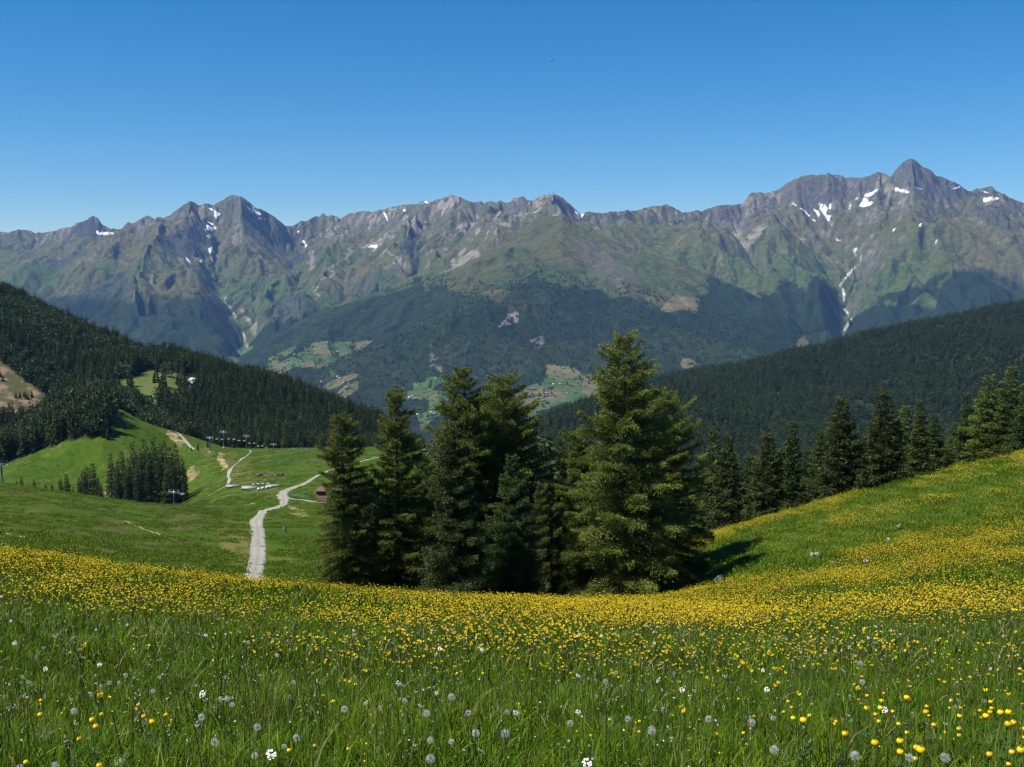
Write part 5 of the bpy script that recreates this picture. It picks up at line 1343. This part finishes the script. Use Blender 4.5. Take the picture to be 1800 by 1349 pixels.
def tuft(seed, n, rad, h0, h1, w, lean=.55, straw=.03):
    """n curved blades"""
    g = np.random.default_rng(seed)
    a = g.uniform(0, 6.2832, n); r = rad * np.sqrt(g.random(n))
    bx, by = np.cos(a) * r, np.sin(a) * r
    az = g.uniform(0, 6.2832, n); L = g.uniform(h0, h1, n); be = lean * g.uniform(.15, 1.25, n)
    ww = w * g.uniform(.6, 1.3, n)
    V = []
    sidex, sidey = -np.sin(az + g.normal(size=n) * .6), np.cos(az + g.normal(size=n) * .6)
    for s, f in ((-.06, 1.0), (.38, 1.0), (.74, .72)):
        o = be * s * s * L; zz = L * s * (1 - .22 * be * s)
        cx, cy = bx + np.cos(az) * o, by + np.sin(az) * o
        V.append(np.stack([cx - sidex * ww * f, cy - sidey * ww * f, zz], -1)); V.append(np.stack([cx + sidex * ww * f, cy + sidey * ww * f, zz], -1))
    o = be * L * 1.05; V.append(np.stack([bx + np.cos(az) * o, by + np.sin(az) * o, L * (1 - .30 * be)], -1))
    V = np.stack(V, 1).reshape(-1, 3)
    b = np.arange(n)[:, None] * 7
    q = np.concatenate([b + np.array([0, 1, 3, 2]), b + np.array([2, 3, 5, 4])]); t = b + np.array([4, 5, 6])
    T = np.repeat(np.clip(g.normal(.45, .25, n), 0, 1), 7)
    ms = (g.random(n) < straw).astype(int)
    return make_mesh("tuft", V, [q, t], link=False, tint=T, mats=[m_grass, m_straw], mat_idx=np.concatenate([ms, ms, ms]))
def herb(seed, n, size):
    """rosette of broad leaves"""
    g = np.random.default_rng(seed); V, Qd, T = [], [], []
    for i in range(n):
        az = g.uniform(0, 6.28); el = g.uniform(.25, 1.2); L = size * g.uniform(.6, 1.2); w = L * g.uniform(.16, .34)
        d = np.array([math.cos(az) * math.cos(el), math.sin(az) * math.cos(el), math.sin(el)]); s = np.array([-math.sin(az), math.cos(az), g.normal() * .25])
        b = len(V); tt = g.random()
        for k, f in ((0, .12), (.35, .9), (.7, 1.0), (1.0, .25)):
            c = d * L * k * .9 + np.array([0, 0, -.35 * L * k * k]) + np.array([math.cos(az), math.sin(az), 0]) * .3 * L * k * k
            for sg in (-1, 0, 1):
                V.append(c + s * w * f * sg + np.array([0, 0, .22 * w * abs(sg) * f])); T.append(np.clip(tt + .15 * (sg == 0), 0, 1))
        for k in range(3):
            for sg in range(2): Qd.append([b + 3 * k + sg, b + 3 * k + sg + 1, b + 3 * k + sg + 4, b + 3 * k + sg + 3])
    return make_mesh("herb", np.array(V), np.array(Qd), m_herb, smooth_=True, link=False, tint=T)

near_co = proto("near_tuft", [tuft(300 + i, 84, .15, .05, [.17, .20, .15, .23][i], .0026, .75, .035) for i in range(4)] + [herb(310 + i, 9, .11) for i in range(3)] + [tuft(320, 20, .12, .18, .34, .0020, .5, .3)])
mid_co = proto("mid_tuft", [tuft(330 + i, 84, .36, .06, .21, .0052, .7, .03) for i in range(4)] + [herb(336, 14, .17)] + [tuft(338, 24, .3, .18, .33, .0036, .5, .3)])
wide_co = proto("wide_tuft", [tuft(340 + i, 90, .95, .08, .22, .014, .6, .03) for i in range(4)])

def field(d0, d1, per_m2, u0, u1, g):
    """random points in a sector, uniform in plan"""
    n = int(per_m2 * (u1 - u0) * (d1 * d1 - d0 * d0) / 2)
    d = np.sqrt(g.uniform(d0 * d0, d1 * d1, n)); u = g.uniform(u0, u1, n)
    return u * d, d
g = np.random.default_rng(99)
def rot3(n, g, tilt=.08): return np.stack([g.normal(size=n) * tilt, g.normal(size=n) * tilt, g.uniform(0, 6.28, n)], -1)
def lay(name, x, y, coll, idx, smin, smax, label, sink=.0, tilt=.1):
    n = len(x); z = alp.height(x, y) - sink
    s = g.uniform(smin, smax, n)
    return scatter(name, np.stack([x, y, z], -1), rot3(n, g, tilt), np.stack([s, s, s * g.uniform(.8, 1.2, n)], -1), idx, coll, label)
x, y = field(1.6, 9.5, 46, -1.0, 1.0, g)
idx = g.choice(8, len(x), p=[.21, .21, .21, .16, .05, .05, .04, .07])
lay("grass", x, y, near_co, idx, .8, 1.25, "long green meadow grass with broad herb leaves in the foreground")
x, y = field(8.5, 27, 9.5, -.85, .85, g)
idx = g.choice(6, len(x), p=[.22, .22, .2, .2, .1, .06])
lay("grass", x, y, mid_co, idx, .8, 1.25, "green meadow grass between the foreground and the crest")
x, y = field(25, 62, 1.6, -.8, .8, g); x2, y2 = field(60, 125, 1.1, -.75, .8, g)
x, y = np.concatenate([x, x2]), np.concatenate([y, y2])
lay("grass", x, y, wide_co, g.integers(0, 4, len(x)), .8, 1.3, "green meadow grass along the crest and on the right-hand slope")

# coarse turf on the slopes further down, in clumps
hum_co = proto("hummock", [tuft(350 + i, 46, 1.3, .12, .42, .055, .6, .06) for i in range(4)])
n = 26000
d = np.exp(g.uniform(math.log(125), math.log(735), n)); u = g.uniform(-.55, -.02, n); x, y = u * d, d
hx, hy = ut2px(u, alp.height(x, y) / y)
k = (fbm(x / 9, y / 9, 3, 611) + g.normal(size=n) * .05 > .47)
for road in ROADS: k &= np.hypot(x[:, None] - road[None, ::3, 0], y[:, None] - road[None, ::3, 1]).min(1) > road[:, 2].mean() * .5 + .8
x, y = x[k], y[k]
lay("grass", x, y, hum_co, g.integers(0, 4, len(x)), .6, 1.3, "tussocky turf on the lower slopes and the plateau")
# --- flowers
def cup(g, rad, n, hgt, open_, w=.62):
    """ring of curved petals: verts, quads"""
    V, Q = [], []
    a0 = g.uniform(0, 6.28)
    for i in range(n):
        a = a0 + 6.2832 * i / n; b = len(V)
        for k, (r, z, ww) in enumerate(((.12, 0, .25), (.75 * (1 - .3 * (1 - open_)), hgt * .38, 1.0), (1.0 if open_ > .5 else .85 * open_ + .35, hgt, .62))):
            for sg in (-1, 1):
                aa = a + sg * w * ww * 3.1416 / n * 1.25
                V.append((math.cos(aa) * r * rad, math.sin(aa) * r * rad, z * rad))
        for k in range(2): Q.append([b + 2 * k, b + 2 * k + 1, b + 2 * k + 3, b + 2 * k + 2])
    return np.array(V), np.array(Q)
def flower_patch(seed, n, spread_, h0, h1, rad, mats, stem_w=.0016, kind='cup'):
    g = np.random.default_rng(seed); V, Q, MI, T = [], [], [], []
    for i in range(n):
        a, r = g.uniform(0, 6.28), spread_ * math.sqrt(g.random()); bx, by = math.cos(a) * r, math.sin(a) * r
        h = g.uniform(h0, h1); lx, ly = g.normal(size=2) * .09 * h
        b = sum(len(v) for v in V)
        sv = np.array([(bx - stem_w, by, 0), (bx + stem_w, by, 0), (bx + lx + stem_w, by + ly, h), (bx + lx - stem_w, by + ly, h), (bx, by - stem_w, 0), (bx, by + stem_w, 0), (bx + lx, by + ly + stem_w, h), (bx + lx, by + ly - stem_w, h)])
        V.append(sv); Q.append(np.array([[0, 1, 2, 3], [4, 5, 6, 7]]) + b); MI += [0, 0]; T += [g.random()] * 8
        b += 8
        rr = rad * g.uniform(.75, 1.2)
        if kind == 'cup':
            pv, pq = cup(g, rr, 5, .7, .8)
        elif kind == 'umbel':
            pv, pq = [], []
            for k in range(14):
                aa, r2 = g.uniform(0, 6.28), rr * 1.3 * math.sqrt(g.random()); s = rr * .28
                c = np.array([math.cos(aa) * r2, math.sin(aa) * r2, -.25 * r2 * r2 / rr + g.normal() * .1 * rr])
                pq.append([len(pv) + j for j in range(4)]); pv += [c + (-s, -s, 0), c + (s, -s, 0.3 * s), c + (s, s, 0), c + (-s, s, .3 * s)]
            pv, pq = np.array(pv), np.array(pq)
        else:   # spike of seeds
            pv, pq = [], []
            for k in range(12):
                c = np.array([g.normal() * rr * .35, g.normal() * rr * .35, -rr * 3.2 * g.random()]); s = rr * .34
                d = g.normal(size=3); e = g.normal(size=3); d /= np.linalg.norm(d); e /= np.linalg.norm(e)
                pq.append([len(pv) + j for j in range(4)]); pv += [c - d * s, c + e * s, c + d * s, c - e * s]
            pv, pq = np.array(pv), np.array(pq)
        ax, ay = g.normal(size=2) * .35
        ca, sa, cb, sb = math.cos(ax), math.sin(ax), math.cos(ay), math.sin(ay)
        Rm = np.array([[cb, 0, sb], [sa * sb, ca, -sa * cb], [-ca * sb, sa, ca * cb]])
        V.append(pv @ Rm.T + (bx + lx, by + ly, h)); Q.append(pq + b); MI += [1 + int(g.integers(0, len(mats) - 1))] * len(pq); T += list(np.clip(g.normal(.5, .3) + 0 * pv[:, 0], 0, 1))
    return make_mesh("flowers", np.concatenate(V), np.concatenate(Q), link=False, tint=T, mats=mats, mat_idx=MI)
# cups turn their faces up
but_co = proto("buttercup", [flower_patch(400 + i, 3, .12, .24, .38, .0130, [m_stem, m_yel, m_gold]) for i in range(3)] + [flower_patch(404 + i, 9, .34, .24, .40, .0155, [m_stem, m_yel, m_gold], .002) for i in range(3)] + [flower_patch(408 + i, 30, .75, .25, .42, .0195, [m_stem, m_gold, m_gold, m_yel], .0024) for i in range(3)] + [flower_patch(412 + i, 64, .85, .24, .38, .020, [m_stem, m_lemon, m_yel], .0028) for i in range(3)])
oth_co = proto("small_bloom", [flower_patch(420, 2, .06, .18, .34, .0055, [m_stem, m_white], .0014, 'umbel'), flower_patch(421, 1, .02, .2, .36, .012, [m_stem, m_pink, m_white], .0014, 'umbel'), flower_patch(422, 4, .12, .2, .38, .006, [m_stem, m_rust, m_white], .0013, 'spike'), flower_patch(423, 3, .1, .2, .36, .006, [m_stem, m_white], .0013, 'spike'), flower_patch(424, 5, .2, .18, .34, .0042, [m_stem, m_white, m_lemon], .0012, 'cup')])

def yellow(px, py, x, y):
    """how thickly the buttercups stand, 0-1"""
    crest = np.interp(px, [-300, 0, 110, 250, 430, 600, 750, 950, 1180, 1250, 1400, 1600, 1800, 2100], [935, 960, 973, 992, 1013, 1026, 1038, 1049, 1055, 1048, 1014, 986, 958, 915])
    depth = np.interp(px, [-300, 0, 250, 430, 600, 800, 1000, 1200, 1400, 1600, 1800, 2100], [62, 64, 52, 46, 62, 85, 105, 125, 150, 170, 170, 170])
    q = (py - crest) / depth
    w = np.where(q >= -.6, np.exp(-np.clip(q, 0, None) ** 1.25 * 1.35), 0)
    w = np.maximum(w, .34 * np.exp(-np.clip(q - .8, 0, None) * .7) * (.35 + .65 * smooth(450, 1250, px))) 
    w = np.maximum(w, .13)
    # beyond the crest: the right-hand slope with its green swathes
    far_ = (py < crest - 6) & (px > 900)
    ridge = np.interp(px, [900, 1000, 1100, 1225, 1370, 1500, 1640, 1800, 2100], [1050, 1026, 986, 951, 906, 871, 836, 798, 730])
    s = (py - ridge) / np.maximum(crest - ridge, 5)
    n = fbm(x / 7, y / 7, 4, 501)
    band = np.interp(s, [0, .1, .3, .5, .66, .80, .95], [.62, .50, .42, .24, .10, .30, .80])
    wf = band * smooth(.36, .62, n + .04) + .02
    return np.where(far_, wf, w)
def clumps(x, y): return smooth(.36, .62, fbm(x / 1.4, y / 1.4, 3, 511) * .5 + fbm(x / 5.5, y / 5.5, 3, 521) * .5)
def sow(d0, d1, per, u0, u1, ids, name, label, gain=1.0, lemon=None):
    x, y = field(d0, d1, per, u0, u1, g)
    z = alp.height(x, y); px, py = ut2px(x / y, z / y)
    w = yellow(px, py, x, y)
    c = clumps(x, y)
    dr = smooth(.40, .60, fbm(x / 3.2, y / 4.5, 3, 541))
    w = (w * (.12 + .88 * c) + .3 * w ** 3) * (.16 + 1.10 * dr)
    if d0 == 16: w = w * smooth(16, 27, y)
    if d0 == 10: w = w * (1 - smooth(18, 26, y) * .8)
    k = g.random(len(x)) < w * gain
    x, y, px, py = x[k], y[k], px[k], py[k]
    idx = g.choice(ids, len(x))
    if lemon is not None:
        up = (y > 66) & (g.random(len(x)) < .8)
        idx = np.where(up, g.choice(lemon, len(x)), idx)
    return lay(name, x, y, but_co, idx, .85, 1.15, label, 0, .06)
sow(3.5, 11, 75, -.6, .6, [0, 1, 2], "buttercups", "small yellow buttercups sprinkled through the foreground grass")
sow(10, 26, 26, -.6, .6, [3, 4, 5], "buttercups", "yellow buttercups thickening towards the crest", 1.0)
sow(16, 60, 7.0, -.6, .62, [6, 7, 8], "buttercups", "golden yellow band of buttercups along the near crest", 1.0)
sow(58, 112, 7.0, -.02, .62, [6, 7, 8], "buttercups", "yellow swathes of buttercups over the right-hand slope", 1.0, [9, 10, 11])
x, y = field(3.5, 14, 14.0, -.6, .6, g)
lay("wildflowers", x, y, oth_co, g.choice(5, len(x), p=[.025, .10, .30, .27, .305]), .8, 1.2, "tiny white, pink and rusty flower heads scattered in the grass")
x, y = field(14, 40, 1.6, -.6, .6, g)
lay("wildflowers", x, y, oth_co, g.choice(5, len(x), p=[.16, .2, .3, .17, .17]), 1.0, 1.5, "small white and pink blooms among the buttercups towards the crest")

# --- dandelion clocks and globe flowers, each one a thing of its own
def dandelion(seed, rad=.021, h=.30):
    g = np.random.default_rng(seed)
    st = MB().tube([(0, 0, -.02), (.004, .002, h * .5), (.010, .0, h - rad)], [.0021, .0019, .0017], 6).build("stem", m_stem, None, True, link=False)
    hc = np.array([.010, 0, h])
    n = 150
    v = g.normal(size=(n, 3)); v /= np.linalg.norm(v, axis=1, keepdims=True)
    v = v[v[:, 2] > -.88]; n = len(v)
    V, Q, T = [], [], []
    # stalks of the parachutes
    s = np.cross(v, g.normal(size=(n, 3))); s /= np.linalg.norm(s, axis=1, keepdims=True)
    b = np.stack([v * .25 * rad - s * .00010, v * .25 * rad + s * .00010, v * rad * .9 + s * .00010, v * rad * .9 - s * .00010], 1)
    V.append(b.reshape(-1, 3)); Q.append(np.arange(4 * n).reshape(n, 4)); T.append(np.full(4 * n, .2))
    off_ = 4 * n
    # hair umbrellas: seven fine hairs each
    hr = []
    e = np.cross(v, s)
    for k in range(7):
        a = 6.2832 * k / 7 + g.uniform(0, .8, n)[:, None]
        d = (s * np.cos(a) + e * np.sin(a)) * .34 * rad + v * .16 * rad
        w = np.cross(d, v); w /= np.linalg.norm(w, axis=1, keepdims=True)
        p = v * rad * .86
        hr.append(np.stack([p - w * .00012, p + w * .00012, p + d + w * .00009, p + d - w * .00009], 1))
    hr = np.stack(hr, 1).reshape(-1, 3)
    V.append(hr); Q.append(np.arange(len(hr)).reshape(-1, 4) + off_); T.append(np.repeat(g.random(len(hr) // 4), 4))
    hd = make_mesh("seed_head", np.concatenate(V) + hc, np.concatenate(Q), m_pappus, link=False, tint=np.concatenate(T))
    Vs, Qs = leaf_cards(v * .10 * rad + hc, v, np.full(n, .3 * rad), np.full(n, .05 * rad), g)
    cr = make_mesh("seeds", Vs, Qs, m_seed, link=False, tint=np.repeat(g.random(n), 4))
    return st.data, hd.data, cr.data
def globeflower(seed, rad=.0165, h=.30):
    g = np.random.default_rng(seed)
    st = MB().tube([(0, 0, -.02), (-.004, .003, h * .5), (0, 0, h - rad * .8)], [.0022, .002, .0018], 6).build("stem", m_stem, None, True, link=False)
    V, Q, T, b = [], [], [], 0
    for ring, (rr, n, tilt) in enumerate(((1.0, 6, 0), (.93, 6, .5), (.84, 5, .2))):
        for i in range(n):
            a = 6.2832 * (i + tilt) / n + g.normal() * .08; tt = np.clip(g.normal(.5, .25), 0, 1)
            for k, ph in enumerate((-1.35, -.7, -.05, .6, 1.12)):
                w = (.25, .62, .78, .62, .22)[k] * 6.2832 / n * .62
                for sg in (-1, 0, 1):
                    al = a + sg * w; r = rad * rr * (1 + .05 * (sg == 0) + g.normal() * .02)
                    V.append((math.cos(al) * math.cos(ph) * r, math.sin(al) * math.cos(ph) * r, math.sin(ph) * r * .86)); T.append(tt)
            for k in range(4):
                for c in range(2): Q.append([b + 3 * k + c, b + 3 * k + c + 1, b + 3 * k + c + 4, b + 3 * k + c + 3])
            b += 15
    hd = make_mesh("petals", np.array(V) + (0, 0, h), np.array(Q), m_yel, smooth_=True, link=False, tint=T)
    V, Q, T = [], [], []
    for i in range(7):
        az = g.uniform(0, 6.28); z0 = h * g.uniform(.25, .62); L = .045 * g.uniform(.7, 1.2)
        for k in range(3):
            a2 = az + (k - 1) * .6; d = np.array([math.cos(a2), math.sin(a2), .25]); s = np.array([-math.sin(a2), math.cos(a2), 0]) * L * .16; c = np.array([0, 0, z0]); b = len(V)
            V += [c, c + d * L * .55 + s, c + d * L, c + d * L * .55 - s]; Q.append([b, b + 1, b + 2, b + 3]); T += [g.random()] * 4
    lf = make_mesh("leaves", np.array(V), np.array(Q), m_herb, link=False, tint=T)
    return st.data, hd.data, lf.data
dm = [dandelion(600 + i) for i in range(4)]
gm2 = [globeflower(620 + i) for i in range(4)]
def set_flower(name, parts, meshes, px, py, h, rz, sc, label, cat, group, d0=3.0, d1=48):
    hs_ = h;     p = alp.hit(px, py, d0, d1, up=h * sc)
    r = empty(name, p, rz); r.scale = (sc,) * 3
    r.rotation_euler = (random.uniform(-.1, .1), random.uniform(-.1, .1), rz)
    for nm, me in zip(parts, meshes):
        o = bpy.data.objects.new(nm, me); scene.collection.objects.link(o); o.parent = r
    return tag(r, label, cat, group)
DAN = "73,1140 62,1157 118,1149 139,1141 181,1136 237,1146 43,1200 8,1224 129,1229 134,1248 160,1220 175,1207 193,1201 210,1201 218,1188 286,1190 266,1212 250,1268 379,1148 384,1231 406,1227 410,1239 361,1258 369,1309 440,1280 453,1330 497,1313 33,1345 92,1346 437,1131 457,1123 490,1152 246,1104 280,1104 70,1055 150,1055 11,1080 401,1095 383,1056 519,1197 512,1225 531,1297 690,1130 788,1128 822,1133 624,1159 766,1152 789,1178 709,1231 665,1244 599,1249 753,1255 825,1256 788,1228 890,1251 843,1286 787,1301 879,1286 754,1332 757,1299 578,1062 692,1099 1082,1179 1186,1184 1036,1194 1063,1200 1107,1145 1009,1269 1106,1265 1241,1267 1148,1285 1317,1272 1323,1266 1349,1314 999,1088 1408,1131 1516,1200 1519,1166 1657,1100 1676,1243 1733,1233 1506,1331 1596,1335 1666,1332 1352,1261 1642,1084 1503,1163"
for i, s in enumerate(DAN.split()):
    px, py = map(float, s.split(','))
    sc = random.uniform(.52, .84) * (1.0 if py > 1170 else 1.1)
    zone = "at the bottom of the meadow" if py > 1280 else ("in the open near grass" if py > 1170 else "among the first buttercups")
    set_flower("dandelion_clock", ("stem", "seed_head", "seeds"), dm[i % 4], px, py, .30, i * 1.1, sc, "round white dandelion seed head on a bare stem " + zone, "dandelion", "dandelion clocks in the meadow")
# globe flowers traced in four enlargements (offset, scale)
GLO = [((1350, 1000), .25877, "140,905 155,932 113,967 175,1015 262,1040 525,1120 722,1182 868,1225 998,1205 995,1230 1000,1278 1603,1325 920,1155 885,1047 1172,1102 1270,1122 1113,1072 945,1112 732,1032 728,940 585,790 805,845 910,880 615,880 645,935 703,865 748,885 803,900 1235,943 1290,942 1120,978 1090,1003 1318,1082 1275,995 1315,1012 1455,968 1507,940 1520,967 1423,1003 1470,1005 1548,913 1632,975 1585,980 1630,1030 1628,1062 1710,1080 1722,1130 1738,1160 1715,1212 1682,1252 1538,1265 845,980 985,883 1057,937 730,990"),
       ((0, 940), .3032, "377,1035 388,1010 350,962 238,985 248,962 222,1047 507,1075 565,1050 538,1115 855,1052 877,1087 908,1083 965,1050 985,1080 985,1102 447,1187 180,1322 580,1340 777,585 818,560 815,590 850,587 893,550 900,575 920,575 945,582 940,598 965,575 778,638 808,628 852,637 920,632 700,634 770,662 530,493 640,485 657,490 693,490 1135,550 1170,500 1183,490 1230,500 1225,515 1268,492 1295,485 1160,545 1185,560 1035,437 1060,452 1100,420 1115,438 1160,402 1170,405 1410,472 1437,462 1487,492 1360,440 1475,410 1530,460 1595,455 740,390 710,365 735,360 300,545 268,577 335,398 360,398"),
       ((900, 1000), .25877, "650,605 680,1025 845,1045 880,1045 865,1075 865,1105 1375,1085 1370,1115 1255,1087 1418,1262 1583,1120 1610,1090 1633,993 540,1140 435,1103 97,970 50,915 1200,857 1225,865 1540,888 1403,830 317,625 155,640 160,660 105,710"),
       ((450, 1000), .27778, "445,687 382,1115 220,1155 400,1160 845,1183 680,1218 610,1138 682,1112 945,790 900,832 925,910 1467,780 187,598 95,600 245,555 418,430 958,350 995,352 1095,335 710,238 675,245 725,270 780,270 367,285 390,285 65,270 55,215 105,278 125,278")]
for (ox, oy), k, lst in GLO:
    for i, s in enumerate(lst.split()):
        a, b = map(float, s.split(','))
        px, py = ox + a * k, oy + b * k
        big_ = 1.25 if (px > 1400 and py > 1220) else (1.0 if (px > 1370 or px < 320 or py < 1115) else .72)
        zone = ("of the thick cluster low on the right" if px > 1640 and py > 1220 else "low in the right half of the meadow" if px > 1350 and py > 1200 else "of the tight cluster in the left meadow" if 195 < px < 300 and 1100 < py < 1145 else "in the near left grass" if px < 450 and py > 1200 else "in the loose drift left of the road" if px < 500 else "dotted through the middle of the meadow")
        set_flower("globe_flower", ("stem", "petals", "leaves"), gm2[i % 4], px, py, .30, i * .9, random.uniform(.46, .82) * big_, "round yellow globe flower " + zone, "globe flower", "yellow globe flowers in the meadow")
# ================================================================== air
hz = MB().box((0, 7000, 40), (28400, 19200, 2560)).build("haze", None)
m, nd, lk, out = new_mat("air")
pv = N(nd, "ShaderNodeVolumePrincipled", Density=2.0e-5)
pv.inputs["Color"].default_value = (0.24, 0.48, 1.0, 1)
lk.new(pv.outputs[0], out.inputs["Volume"])
hz.data.materials.append(m)
hz["kind"] = "stuff"
